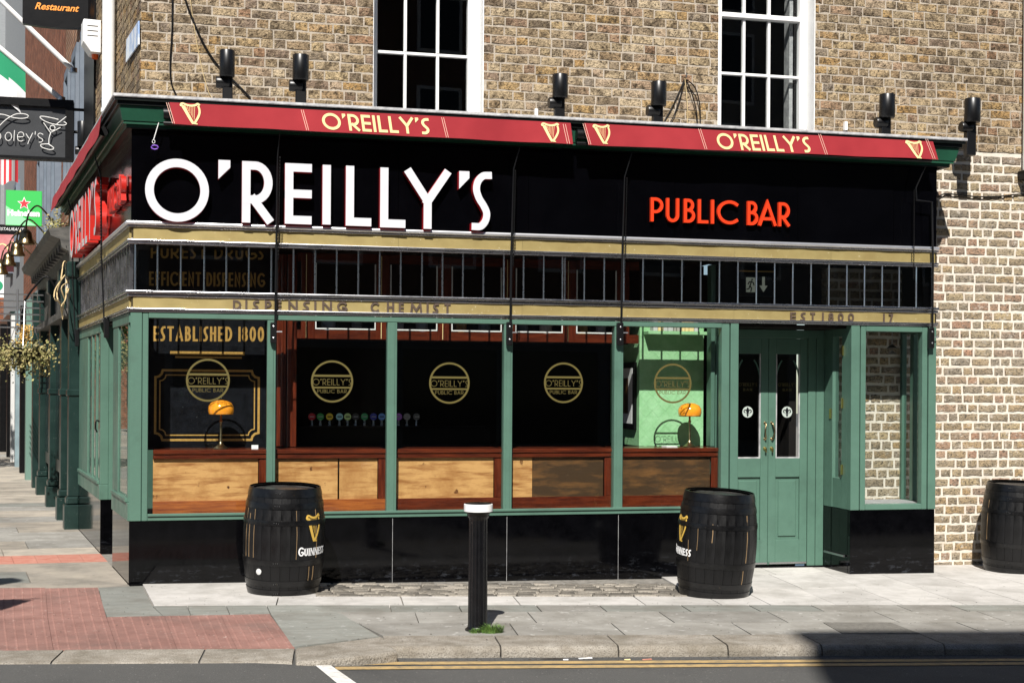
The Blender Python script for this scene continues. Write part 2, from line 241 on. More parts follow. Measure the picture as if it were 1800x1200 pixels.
# ------------------------------------------------------------------ objects
def wm(o):
    m = o.matrix_basis.copy() if o.rotation_mode else o.matrix_basis.copy()
    return (wm(o.parent) @ o.matrix_parent_inverse @ m) if o.parent else m
def link(o, parent=None):
    col.objects.link(o)
    if parent is not None:
        o.parent = parent; o.matrix_parent_inverse = wm(parent).inverted()
    return o
def tag(o, label=None, cat=None, group=None, kind=None):
    if label: o['label'] = label
    if cat: o['category'] = cat
    if group: o['group'] = group
    if kind: o['kind'] = kind
    return o
def thing(name, loc, label, cat, group=None):
    o = bpy.data.objects.new(name, None); o.location = loc; o.empty_display_size = .1; col.objects.link(o)
    return tag(o, label, cat, group)
def node(name, parent, loc=(0, 0, 0)):
    o = bpy.data.objects.new(name, None); o.location = loc; o.empty_display_size = .05
    return link(o, parent)
class MB:
    def __init__(s): s.v = []; s.f = []; s.m = []
    def add(s, vs_, fs, mi=0):
        k = len(s.v); s.v += [tuple(p) for p in vs_]; s.f += [tuple(i + k for i in q) for q in fs]; s.m += [mi] * len(fs); return s
    def box(s, x0, x1, y0, y1, z0, z1, mi=0):
        vs_ = [(x, y, z) for z in (z0, z1) for y in (y0, y1) for x in (x0, x1)]
        return s.add(vs_, [(0, 2, 3, 1), (4, 5, 7, 6), (0, 1, 5, 4), (2, 6, 7, 3), (0, 4, 6, 2), (1, 3, 7, 5)], mi)
    def obox(s, o, a, b, c, mi=0):       # oriented box: corner o, edge vectors a b c
        o, a, b, c = map(Vector, (o, a, b, c))
        vs_ = [o + a * i + b * j + c * k for k in (0, 1) for j in (0, 1) for i in (0, 1)]
        return s.add(vs_, [(0, 2, 3, 1), (4, 5, 7, 6), (0, 1, 5, 4), (2, 6, 7, 3), (0, 4, 6, 2), (1, 3, 7, 5)], mi)
    def quad(s, a, b, c, d, mi=0): return s.add([a, b, c, d], [(0, 1, 2, 3)], mi)
    def prism(s, pts, fn, d0, d1, mi=0, ms=None):  # outline in (u, v), fn(u, v, d) -> place
        n = len(pts); vs_ = [fn(u, v, d1) for u, v in pts] + [fn(u, v, d0) for u, v in pts]
        s.add(vs_, [tuple(range(n))], mi)
        s.add(vs_, [(i, i + n, (i + 1) % n + n, (i + 1) % n) for i in range(n)] + [tuple(range(2 * n - 1, n - 1, -1))], mi if ms is None else ms); return s
    def tube(s, pts, r, n=8, mi=0, closed=False, cap=True):
        pts = [Vector(p) for p in pts]; N = len(pts); rings = []
        for i, p in enumerate(pts):
            a = pts[(i - 1) % N] if (i or closed) else p; b = pts[(i + 1) % N] if (i < N - 1 or closed) else p
            t = (b - a).normalized(); h = ZV if abs(t.z) < .9 else Vector((1, 0, 0))
            e = t.cross(h).normalized(); g = t.cross(e).normalized(); ri = r[i] if isinstance(r, (list, tuple)) else r
            rings.append([p + (e * math.cos(2 * math.pi * k / n) + g * math.sin(2 * math.pi * k / n)) * ri for k in range(n)])
        vs_ = [q for rg in rings for q in rg]; fs = []
        for i in range(N if closed else N - 1):
            j = (i + 1) % N
            for k in range(n): fs.append((i * n + k, i * n + (k + 1) % n, j * n + (k + 1) % n, j * n + k))
        if cap and not closed: fs += [tuple(range(n - 1, -1, -1)), tuple(range((N - 1) * n, N * n))]
        return s.add(vs_, fs, mi)
    def lathe(s, prof, c=(0, 0, 0), n=24, mi=0, flute=None, cap=True):
        c = Vector(c); vs_ = []; fs = []; P = len(prof)
        for r, z in prof:
            for k in range(n):
                rr = r * (flute(k, z) if flute else 1); a = 2 * math.pi * k / n
                vs_.append(c + Vector((rr * math.cos(a), rr * math.sin(a), z)))
        for i in range(P - 1):
            for k in range(n): fs.append((i * n + k, i * n + (k + 1) % n, (i + 1) * n + (k + 1) % n, (i + 1) * n + k))
        if cap: fs += [tuple(range(n - 1, -1, -1)), tuple(range((P - 1) * n, P * n))]
        return s.add(vs_, fs, mi)
    def extrude_profile(s, prof, path, mi=0, closed_prof=False):
        """prof [(out, z)], path [(point, out vector)]"""
        n = len(prof); vs_ = [Vector(p) + Vector(o) * a + ZV * z for p, o in path for a, z in prof]; fs = []
        m = n if closed_prof else n - 1
        for i in range(len(path) - 1):
            for k in range(m): fs.append((i * n + k, (i + 1) * n + k, (i + 1) * n + (k + 1) % n, i * n + (k + 1) % n))
        if closed_prof: fs += [tuple(range(n - 1, -1, -1)), tuple(range((len(path) - 1) * n, len(path) * n))]
        return s.add(vs_, fs, mi)
    def mesh(s, name, mats, smooth=0, Mx=None, fixn=True):
        me = bpy.data.meshes.new(name); vs_ = s.v if Mx is None else [tuple(Mx @ Vector(p)) for p in s.v]
        me.from_pydata(vs_, [], s.f)
        for m_ in (mats if isinstance(mats, (list, tuple)) else [mats]): me.materials.append(M[m_] if isinstance(m_, str) else m_)
        me.polygons.foreach_set('material_index', s.m)
        if fixn:
            b = bmesh.new(); b.from_mesh(me); bmesh.ops.recalc_face_normals(b, faces=b.faces); b.to_mesh(me); b.free()
        if smooth:
            me.polygons.foreach_set('use_smooth', [True] * len(me.polygons)); me.set_sharp_from_angle(angle=R_(smooth))
        me.update(); return me
    def build(s, name, mats, parent=None, smooth=0, bevel=0., Mx=None, seg=1, fixn=True):
        o = bpy.data.objects.new(name, s.mesh(name, mats, smooth, Mx, fixn)); link(o, parent)
        if bevel:
            b = o.modifiers.new('bevel', 'BEVEL'); b.width = bevel; b.segments = seg; b.limit_method = 'ANGLE'; b.angle_limit = R_(40)
        return o
def box(name, m, parent, x0, x1, y0, y1, z0, z1, bevel=0.):
    return MB().box(x0, x1, y0, y1, z0, z1).build(name, m, parent, bevel=bevel)
def inst(name, me, parent=None, loc=(0, 0, 0), rot=(0, 0, 0), scale=(1, 1, 1)):
    o = bpy.data.objects.new(name, me); o.location = loc; o.rotation_euler = rot; o.scale = scale
    return link(o, parent)
def copy_tree(o, parent=None):
    c = o.copy(); col.objects.link(c); c.parent = parent
    for ch in list(o.children): copy_tree(ch, c)
    return c
def catmull(p, n=6, closed=False):
    p = [Vector(q).to_3d() if len(q) == 2 else Vector(q) for q in p]; out = []; N = len(p)
    for i in range(N if closed else N - 1):
        a, b, c, d = (p[(i - 1) % N], p[i], p[(i + 1) % N], p[(i + 2) % N]) if closed else (p[max(i - 1, 0)], p[i], p[i + 1], p[min(i + 2, N - 1)])
        for k in range(n):
            t = k / n
            out.append(.5 * ((2 * b) + (c - a) * t + (2 * a - 5 * b + 4 * c - d) * t * t + (3 * b - a - 3 * c + d) * t ** 3))
    if not closed: out.append(p[-1])
    return out
def cat2(p, n=6): return [(q.x, q.y) for q in catmull(p, n)]

# ------------------------------------------------------------------ lettering from strokes
def arc(cx, cy, rx, ry, a0, a1, n=14): return [(cx + rx * math.cos(R_(a0 + (a1 - a0) * i / n)), cy + ry * math.sin(R_(a0 + (a1 - a0) * i / n))) for i in range(n + 1)]
def glyphs():
    g = {}
    g['O'] = (.98, [('c', arc(.49, .5, .49, .5, 90, 450, 44))])
    g['0'] = (.5, [('c', arc(.25, .5, .25, .5, 90, 450, 30))])
    g['Q'] = g['O']
    g["'"] = (.18, [('p', [(0, 1), (.18, 1), (.18, .88), (0, .69)])])
    g['R'] = (.52, [[(0, 0), (0, 1)], [(.03, 1), (.2, 1)] + arc(.2, .68, .3, .32, 80, -90) + [(.03, .36)], [(.17, .36), (.5, 0)]])
    g['P'] = (.46, [[(0, 0), (0, 1)], [(.03, 1), (.16, 1)] + arc(.16, .7, .3, .3, 80, -90) + [(.03, .4)]])
    g['E'] = (.40, [[(.4, 1), (0, 1), (0, 0), (.4, 0)], [(0, .5), (.4, .5)]])
    g['F'] = (.38, [[(.38, 1), (0, 1), (0, 0)], [(0, .5), (.34, .5)]])
    g['I'] = (0., [[(0, 0), (0, 1)]])
    g['1'] = (.0, [[(0, 0), (0, 1)]])
    g['L'] = (.38, [[(0, 1), (0, 0), (.38, 0)]])
    g['Y'] = (.70, [[(0, 1), (.35, .46), (.35, 0)], [(.70, 1), (.35, .46)]])
    g['S'] = (.34, [cat2([(.34, 1), (.2, .985), (.07, .88), (.03, .72), (.10, .55), (.22, .41), (.30, .27), (.27, .12), (.15, .01), (0, 0)], 5)])
    g['U'] = (.50, [[(0, 1), (0, .27)] + arc(.25, .26, .25, .26, 180, 360) + [(.5, 1)]])
    g['B'] = (.44, [[(0, 0), (0, 1)], [(.03, 1), (.16, 1)] + arc(.16, .765, .22, .235, 80, -90) + [(.03, .53)], [(.03, 0), (.16, 0)] + arc(.16, .265, .28, .265, -80, 90) + [(.04, .53)]])
    g['C'] = (.78, [arc(.5, .5, .5, .5, 50, 310, 26)])
    g['A'] = (.62, [[(0, 0), (.31, 1), (.62, 0)], [(.10, .26), (.52, .26)]])
    g['D'] = (.56, [[(0, 0), (0, 1)], [(.03, 1), (.14, 1)] + arc(.14, .5, .42, .5, 80, -90) + [(.03, 0)]])
    g['N'] = (.56, [[(0, 0), (0, 1), (.56, 0), (.56, 1)]])
    g['M'] = (.74, [[(0, 0), (.06, 1), (.37, .2), (.68, 1), (.74, 0)]])
    g['H'] = (.48, [[(0, 0), (0, 1)], [(.48, 0), (.48, 1)], [(0, .55), (.48, .55)]])
    g['T'] = (.50, [[(0, 1), (.5, 1)], [(.25, 1), (.25, 0)]])
    g['G'] = (.74, [arc(.46, .5, .46, .5, 50, 330, 26) + [(.74, .42), (.5, .42)]])
    g['8'] = (.44, [('c', arc(.22, .27, .22, .27, 90, 450, 22)), ('c', arc(.22, .77, .19, .23, 90, 450, 22))])
    g['7'] = (.40, [[(0, 1), (.4, 1), (.12, 0)]])
    return g
GLY = glyphs()
def ribbon(mb, pts, hw, fn, d0, d1, closed=False, mi=0, ms=1, ext=True, mscale=None):
    p = [Vector((a, b)) for a, b in pts]
    if closed and (p[0] - p[-1]).length < 1e-6: p = p[:-1]
    q = [p[0]]
    for a in p[1:]:
        if (a - q[-1]).length > 1e-5: q.append(a)
    p = q; N = len(p)
    if not closed and ext:
        p[0] = p[0] + (p[0] - p[1]).normalized() * hw; p[-1] = p[-1] + (p[-1] - p[-2]).normalized() * hw
    L = []; Rr = []
    for i in range(N):
        a = p[(i - 1) % N] if (i or closed) else None; c = p[(i + 1) % N] if (i < N - 1 or closed) else None; b = p[i]
        t1 = (b - a).normalized() if a is not None else (c - b).normalized(); t2 = (c - b).normalized() if c is not None else t1
        n1 = Vector((-t1.y, t1.x)); n2 = Vector((-t2.y, t2.x)); m_ = n1 + n2
        m_ = m_.normalized() if m_.length > 1e-4 else n1
        k = 1 / max(.35, m_.dot(n1)); h = hw[i] if isinstance(hw, (list, tuple)) else hw
        L.append(b + m_ * h * k); Rr.append(b - m_ * h * k)
    vs_ = [fn(q.x, q.y, d1) for q in L] + [fn(q.x, q.y, d1) for q in Rr] + [fn(q.x, q.y, d0) for q in L] + [fn(q.x, q.y, d0) for q in Rr]
    F1 = []; F2 = []
    for i in range(N if closed else N - 1):
        j = (i + 1) % N
        F1.append((i, j, N + j, N + i)); F2.append((i, 2 * N + i, 2 * N + j, j)); F2.append((N + i, N + j, 3 * N + j, 3 * N + i))
    if not closed: F2 += [(0, N, 3 * N, 2 * N), (N - 1, 3 * N - 1, 4 * N - 1, 2 * N - 1)]
    mb.add(vs_, F1, mi); k = len(mb.v) - len(vs_)
    mb.f += [tuple(x + k for x in f_) for f_ in F2]; mb.m += [ms] * len(F2)
def glyph_mb(ch, w, h, t, fn, d, u0=0., v0=0., shear=0., mi=0, ms=1):
    gw, st = GLY[ch]; mb = MB(); k = (w - t) / gw if gw > 0 else 1
    def mp(u, v):
        U = t / 2 + u * k; V = t / 2 + v * (h - t); return (u0 + U + shear * V, v0 + V)
    for i, s_ in enumerate(st):
        dd = d + .0005 * i
        if s_[0] == 'p': mb.prism([(u0 + a * w / gw, v0 + b * h) for a, b in s_[1]], fn, 0, dd, mi, ms)
        elif s_[0] == 'c': ribbon(mb, [mp(*q) for q in s_[1]], t / 2, fn, 0, dd, True, mi, ms)
        else: ribbon(mb, [mp(*q) for q in s_], t / 2, fn, 0, dd, False, mi, ms)
    return mb
def layout(text, h, t, sp):
    """natural boxes (char, u0, width) for text of height h"""
    out = []; u = 0
    for ch in text:
        if ch == ' ': u += h * .42; continue
        gw = GLY[ch][0] * (h - t) + t if ch != "'" else .18 * h
        out.append((ch, u, gw)); u += gw + sp
    return out, u - sp
def write(text, parent, fn, W_, h, t, d, mats, sp=.1, name='letter', merge=None):
    """text fitted to width W_, height h on surface fn(u, v, d); each letter is its own mesh unless merge is an MB"""
    lay, tot = layout(text, h, t, sp * h); k = W_ / tot
    for ch, u, gw in lay:
        mb = glyph_mb(ch, max(gw * k if GLY[ch][0] else t, t), h, t, fn, d, u0=u * k + (0 if GLY[ch][0] else (gw * k - t) / 2))
        if merge is not None: merge.add(mb.v, mb.f, 0)
        else: mb.build(name, mats, parent)
def plane_fn(o, du, dv, dn):
    o, du, dv, dn = Vector(o), Vector(du), Vector(dv), Vector(dn)
    return lambda u, v, d: o + du * u + dv * v + dn * d
FX = Vector((1, 0, 0)); FN = Vector((0, -1, 0))
def facade_fn(px0, py0, px1, py1, Y):
    """surface from lower-left pixel to lower-right pixel on the plane Y"""
    a, b = W(px0, py0, Y), W(px1, py1, Y); a.y = b.y = Y
    return plane_fn(a, (b - a).normalized(), ZV, FN), (b - a).length
def font_mesh(text, size, extrude, mats, shear=0., bold=0., Mx=None):
    cu = bpy.data.curves.new('t', 'FONT'); cu.body = text; cu.size = size; cu.extrude = extrude; cu.shear = shear; cu.offset = bold; cu.resolution_u = 4
    o = bpy.data.objects.new('t', cu); col.objects.link(o); dg = bpy.context.evaluated_depsgraph_get()
    me = bpy.data.meshes.new_from_object(o.evaluated_get(dg)); bpy.data.objects.remove(o); bpy.data.curves.remove(cu)
    me.materials.clear(); me.materials.append(M[mats])
    if Mx is not None: me.transform(Mx)
    return me
HARP = dict(neck=[(.0, .88), (.03, .97), (.14, .99), (.32, .93), (.55, .90), (.78, .94), (.92, 1.0), (1.0, .93)],
            box=[(.10, .88), (.20, .66), (.30, .42), (.40, .20), (.50, .02)], pillar=[(.92, .90), (.95, .74), (.92, .55), (.80, .34), (.64, .14), (.56, .04)], foot=[(.42, .035), (.72, .02)])
def harp(mb, fn, u0, v0, w, h, d, mi=0):
    mp = lambda P: [(u0 + a * w, v0 + b * h) for a, b in P]
    def rb(P, ws, i, n=4):
        q = cat2(P, n); hw = [ws[0] + (ws[1] - ws[0]) * k / (len(q) - 1) for k in range(len(q))]
        ribbon(mb, mp(q), [x * w for x in hw], fn, 0, d + .0004 * i, mi=mi, ms=mi, ext=False)
    rb(HARP['neck'], (.045, .06), 0); rb(HARP['box'], (.095, .075), 1); rb(HARP['pillar'], (.055, .055), 2); rb(HARP['foot'], (.03, .03), 3)
    mb.prism([(u0 + (.02 + .085 * math.cos(k * .7854)) * w, v0 + (.90 + .07 * math.sin(k * .7854)) * h) for k in range(8)], fn, 0, d + .002, mi, mi)
    for k in range(6):
        a = k / 6; ribbon(mb, mp([(.24 + .10 * k, .90), (.30 + .055 * k, .72 - .10 * k)]), .010 * w, fn, 0, d * .6, mi=mi, ms=mi, ext=False)
# ------------------------------------------------------------------ ground: road, kerb, pavement
KA = R_(-6.6)
K1 = Vector((math.cos(KA), math.sin(KA), 0)); K2 = Vector((-math.sin(KA), math.cos(KA), 0))
def KP(u, q, dz=0.):
    p = K1 * u + K2 * q; return Vector((p.x, p.y, gz(p.x) + dz))
def UQ(px, py): p = G(px, py); return p.dot(K1), p.dot(K2)
QB, QF = -2.685, -3.13                     # back and front of the kerb
def sstep(a, b, x): t = min(1, max(0, (x - a) / (b - a))); return t * t * (3 - 2 * t)
def road_drop(u): return -.010 - .068 * sstep(1.3, 2.3, u)
us = [-160, -60, -25, -12, -6, -3, -1, 0, .6, 1.0, 1.3, 1.5, 1.7, 1.9, 2.1, 2.3, 2.6, 3.5, 5, 8, 14, 30, 60, 160]
qs = [-160, -60, -30, -18, -12, -8, -6, -4.6, -3.8, -3.3, -2.95, -2.9, 0, 20, 60, 160]
mb = MB(); vs_ = []
for q in qs:
    for u in us: vs_.append(KP(u, q, road_drop(u) if q < -2.92 else -.30))
nU = len(us)
mb.add(vs_, [(j * nU + i, j * nU + i + 1, (j + 1) * nU + i + 1, (j + 1) * nU + i) for j in range(len(qs) - 1) for i in range(nU - 1)])
road = tag(mb.build('road', 'asphalt', smooth=60), kind='structure')
# painted lines lie on the road
def road_pt(px, py, lift):
    p = G(px, py, -.07)
    for _ in range(6):
        u = p.dot(K1); p = G(px, py, road_drop(u))
    return Vector((p.x, p.y, gz(p.x) + road_drop(p.dot(K1)) + lift))
def strip_on_road(name, m, pts_a, pts_b, lift=.004):
    b = MB(); n = len(pts_a); top = [road_pt(*p, lift) for p in pts_a] + [road_pt(*p, lift) for p in pts_b]
    b.add(top, [(i, i + 1, n + i + 1, n + i) for i in range(n - 1)]); return b.build(name, m, road)
def lerp_row(x0, y0, x1, y1, n): return [(x0 + (x1 - x0) * i / n, y0 + (y1 - y0) * i / n) for i in range(n + 1)]
strip_on_road('yellow_line', 'yellow', lerp_row(581, 1164, 2300, 1155.0, 24), lerp_row(584, 1169, 2300, 1158.6, 24))
strip_on_road('yellow_line', 'yellow', lerp_row(588, 1172, 2300, 1160.5, 24), lerp_row(592, 1177, 2300, 1164.6, 24))
strip_on_road('white_line', 'wline', lerp_row(547, 1163.5, 665, 1260, 8), lerp_row(573, 1163.5, 712, 1260, 8))
pave = MB()
pave.quad(KP(-60, QB - .02, -.020), KP(60, QB - .02, -.020), KP(60, 70, -.020), KP(-60, 70, -.020))
pave = tag(pave.build('pavement', 'joint'), kind='structure')
def slab(poly, m, name='paving_slab', gap=.004, th=.04, lift=0., parent=None, bump=0):
    """polygon of places -> a slab with its own edges"""
    c = sum((Vector(p) for p in poly), Vector()) / len(poly); P = [Vector(p) + (c - Vector(p)).normalized() * gap * 1.5 for p in poly]; n = len(P)
    b = MB(); tl = [p + ZV * (lift + random.uniform(-.0012, .0012)) for p in P]; bt = [p - ZV * th for p in P]
    b.add(tl + bt, [tuple(range(n))] + [(i, i + n, (i + 1) % n + n, (i + 1) % n) for i in range(n)])
    if bump:                               # blisters on a quad: bilinear grid
        a, d_, e, f = tl; nx = max(2, round((d_ - a).length / .066)); ny = max(2, round((f - a).length / .066))
        for i in range(nx):
            for j in range(ny):
                s_, t_ = (i + .5) / nx, (j + .5) / ny
                p = a * (1 - s_) * (1 - t_) + d_ * s_ * (1 - t_) + e * s_ * t_ + f * (1 - s_) * t_
                r1, r2 = .011, .006
                ring = [p + Vector((math.cos(k * 1.0472) * r1, math.sin(k * 1.0472) * r1, 0)) for k in range(6)] + [p + Vector((math.cos(k * 1.0472) * r2, math.sin(k * 1.0472) * r2, .004)) for k in range(6)]
                b.add(ring, [(k, (k + 1) % 6, 6 + (k + 1) % 6, 6 + k) for k in range(6)] + [tuple(range(6, 12))])
    return b.build(name, m, parent or pave)
def gq(*pp): return [G(*p) for p in pp]
# red tactile panels of the crossing
low = [(-330, -322), (-235, -228), (-128, -124), (-20, -14), (84, 94), (187, 206), (289, 311), (388, 416), (474, 518)]
def ytop(x): return 1083.5 - .018 * (x - 187)
def ybot(x): return 1143 - .0115 * x
for (a, a2), (b_, b2) in zip(low[:-1], low[1:]):
    slab(gq((a2, ybot(a2)), (b2, ybot(b2)), (b_, ytop(b_)), (a, ytop(a))), 'tactile', 'tactile_panel', .003, bump=1)
upx = [(-320, -330), (-225, -235), (-122, -128), (-18, -20), (80, 84), (172, 187)]
for (a, a2), (b_, b2) in zip(upx[:-1], upx[1:]):
    slab(gq((a2, ytop(a2)), (b2, ytop(b2)), (b_, 1032), (a, 1033)), 'tactile', 'tactile_panel', .003, bump=1)
# blue-grey slabs beside the crossing
slab(gq((187, 1083), (286, 1081.5), (268, 1064.2), (181, 1066)), 'slate')
slab(gq((181, 1066), (268, 1064.2), (250, 1029), (173, 1032)), 'slate')
slab(gq((286, 1081.5), (335, 1080.3), (329, 1064), (268, 1064.2)), 'slate')
slab(gq((335, 1080.3), (404, 1079.3), (397, 1063.4), (329, 1064)), 'slate'); slab(gq((404, 1079.3), (475, 1077.6), (468, 1062.6), (397, 1063.4)), 'slate')
slab(gq((475, 1077.6), (600, 1077.8), (548, 1062.6), (468, 1062.6)), 'slate')
slab(gq((475, 1077.6), (515, 1136), (668, 1118), (600, 1077.8)), 'slate')
# kerb stones
def kerb_prof(w=.395): return [(0, -.25), (0, 0)] + [(w + .045 * math.sin(R_(a)), -.045 + .045 * math.cos(R_(a))) for a in (0, 25, 50, 75, 90)] + [(w + .05, -.25)]
def kerb_stone(u0, u1, qb=QB, w=.395):
    b = MB(); pr = kerb_prof(w); N = 5; rows = []
    for i in range(N + 1):
        t = i / N; u = u0 + .006 + (u1 - u0 - .012) * t; j = [random.uniform(-.004, .004) for _ in pr]
        rows.append([KP(u, qb - a + (jj if 1 < k < len(pr) - 1 else 0), z + (jj * .6 if k > 1 else 0)) for k, ((a, z), jj) in enumerate(zip(pr, j))])
    n = len(pr); vs_ = [p for r in rows for p in r]
    b.add(vs_, [(i * n + k, (i + 1) * n + k, (i + 1) * n + k + 1, i * n + k + 1) for i in range(N) for k in range(n - 1)] + [tuple(range(n - 1, -1, -1)), tuple(range(N * n, (N + 1) * n))])
    return b.build('kerb_stone', 'kerb', pave, smooth=35)
ku = [UQ(-420, 1146)[0], UQ(-150, 1146)[0], UQ(108, 1146)[0], UQ(360, 1142)[0], UQ(519, 1137)[0]] + [UQ(x, 1116)[0] for x in (672, 868, 1067, 1253, 1413, 1623, 1800)]
while ku[-1] < 24: ku.append(ku[-1] + random.uniform(1.2, 1.7))
ku = [ku[0] - 1.6 * k for k in range(8, 0, -1)] + ku
uk = UQ(519, 1137)[0]; qbl = UQ(250, ybot(250))[1] - .006
for a, b_ in zip(ku[:-1], ku[1:]):
    if b_ < uk + .01: kerb_stone(a, b_, qbl, UQ(250, 1163)[1] * -1 + qbl - .03)
    elif abs(a - uk) < .01: pass
    else: kerb_stone(a, b_)
tp = [G(518, 1137.5), G(672, 1117.3), G(700, 1144), G(640, 1152), G(560, 1160.5), G(519, 1163)]      # splayed stone where the dropped kerb ends
bk_ = MB(); n5 = len(tp); up_ = [p + (tp[1] - p).normalized() * .005 for p in tp]; dn_ = [p - ZV * .2 for p in tp]; bk_.add(up_ + dn_, [tuple(range(n5))] + [(i, i + n5, (i + 1) % n5 + n5, (i + 1) % n5) for i in range(n5)]); bk_.build('kerb_stone', 'kerb', pave, bevel=.02, seg=2)
# main pavement rows, in the kerb's frame
u473 = UQ(475, 1077)[0]
jx = [UQ(x, 1060)[0] for x in (1350, 1467, 1583, 1693)]
pit = (jx[-1] - jx[0]) / 3
def row(q0, q1, ua, ub, m, pitch, ph=0., var=.0, skew0=None, skip=None):
    u = ua; first = True; k = math.floor((ua - ph) / pitch) + 1
    while u < ub:
        v = min(ub, ph + k * pitch + random.uniform(-var, var)); k += 1
        if v - u < .12: continue
        a0, a1 = (u, u) if not (first and skew0) else skew0
        mm = m if isinstance(m, str) else random.choice(m)
        if not (skip and skip(u, v)): slab([KP(a0, q0), KP(v, q0), KP(v, q1), KP(a1, q1)], mm)
        u = v; first = False
qm = UQ(900, 1062.8)[1]
q2 = UQ(1300, 1033.5)[1]; q3 = q2 + (q2 - qm)
us0 = UQ(252, 1029); us1 = UQ(270, 1064)
sett_u0, sett_u1 = UQ(556, 1040)[0], UQ(1192, 1030)[0]
qs0 = UQ(880, 1047.5)[1]                      # front edge of the setts
uL = lambda q: us0[0] + (us1[0] - us0[0]) * (q - us0[1]) / (us1[1] - us0[1])
row(qm, qs0, uL((qm + qs0) / 2), sett_u1 + .1, 'lightslab', 1.05, .2, .1, skew0=(uL(qm), uL(qs0)))
row(qs0, q3, uL((qs0 + us0[1]) / 2), sett_u0, 'lightslab', .9, .35, .05, skew0=(uL(qs0), uL(q3)))
row(qm, q2, sett_u1 + .1, 15, 'lightslab', pit, jx[0]); row(q2, q3, sett_u1, 15, 'lightslab', pit, jx[0] + .03); row(q3, q3 + .95, 4.2, 15, 'lightslab', pit, jx[0] + .1); row(q3 + .95, q3 + 1.9, 4.6, 15, 'lightslab', pit * 1.4, jx[0])
qg = UQ(1300, 1074)[1]
ug = UQ(600, 1062)[0]
def grow(q0, q1, pa, pb, pitch, ph, var, m): row(q0, q1, (UQ(*pa)[0] + UQ(*pb)[0]) / 2, 15, m, pitch, ph, var, skew0=(UQ(*pa)[0], UQ(*pb)[0]))
grow(QB, (QB + qg) / 2, (672, 1117), (628, 1090), .93, .25, .12, ['greyslab'])
grow((QB + qg) / 2, qg, (628, 1090), (588, 1073), .93, .6, .12, ['greyslab'])
grow(qg, qm, (588, 1073), (545, 1063), .62, .3, .1, ['greyslab', 'greyslab', 'slate'])
# inspection cover let into the grey flags
slab([KP(*UQ(1446, 1094), .003), KP(*UQ(1480, 1113.5), .003), KP(*UQ(1618, 1113.5), .003), KP(*UQ(1566, 1094), .003)], 'cover', 'cover_plate', lift=.002, th=.01)
# stone setts in front of the plinth
n_row = 7; sw = (q3 - qs0) * 0 + .155
bed = MB(); bed.quad(KP(sett_u0, qs0, -.018), KP(sett_u1, qs0, -.018), KP(sett_u1, qs0 + n_row * .118, -.018), KP(sett_u0, qs0 + n_row * .118, -.018)); bed.build('sett_bed', 'dirt', pave)
sett_me = []
for k in range(5):
    b = MB(); x, y = .5, .5; j = lambda a: random.uniform(-a, a)
    lo = [(-x + j(.02), -y + j(.02), -.04), (x + j(.02), -y + j(.02), -.04), (x + j(.02), y + j(.02), -.04), (-x + j(.02), y + j(.02), -.04)]
    mi = [(a * .99, c * .98, -.003) for a, c, _ in lo]; tp = [(a * .93, c * .86, .004 + j(.003)) for a, c, _ in lo]
    b.add(lo + mi + tp, [(i, (i + 1) % 4, 4 + (i + 1) % 4, 4 + i) for i in range(4)] + [(4 + i, 4 + (i + 1) % 4, 8 + (i + 1) % 4, 8 + i) for i in range(4)] + [(8, 9, 10, 11)])
    sett_me.append(b.mesh('sett', 'sett', smooth=40))
for r in range(n_row):
    u = sett_u0 + (r % 2) * -.03
    while u < sett_u1 - .06:
        L = random.uniform(.105, .19) * 1.18; L = min(L, sett_u1 - u)
        p = KP(u + L / 2, qs0 + (r + .5) * .118, random.uniform(-.004, .004))
        inst('sett', random.choice(sett_me), pave, p, (random.uniform(-.02, .02), random.uniform(-.02, .02), KA), (L - .022, .094, 1)); u += L
# side street pavement, in the side wall's frame
def SG(s, o): p = SP(s, o, 0); return Vector((p.x, p.y, gz(p.x)))
s = -.30; r = 0
smats = ['sandslab', 'greyslab', 'sandslab', 'slate', 'sandslab']
while s < 40:
    dp = (.62, .78, .95, .7)[r % 4] * (1 if s < 12 else 2.2)
    if r == 2: dp = .62
    o = -.0; 
    while o < 6.5:
        w = random.uniform(.6, 1.25) * (1 if s < 12 else 1.8)
        if r == 3: w = .22
        m = 'redtile' if (r == 3) else random.choice(smats if s < 10 else smats[:3])
        if r == 3 and s > 20: m = 'greyslab'
        slab([SG(s, o), SG(s + dp, o), SG(s + dp, o + w), SG(s, o + w)], m if not (r == 0 and o < 2.2) else 'slate' if o > .8 else 'sandslab', lift=-.0025); o += w
        if r == 3 and o > 3.2: break
    s += dp; r += 1
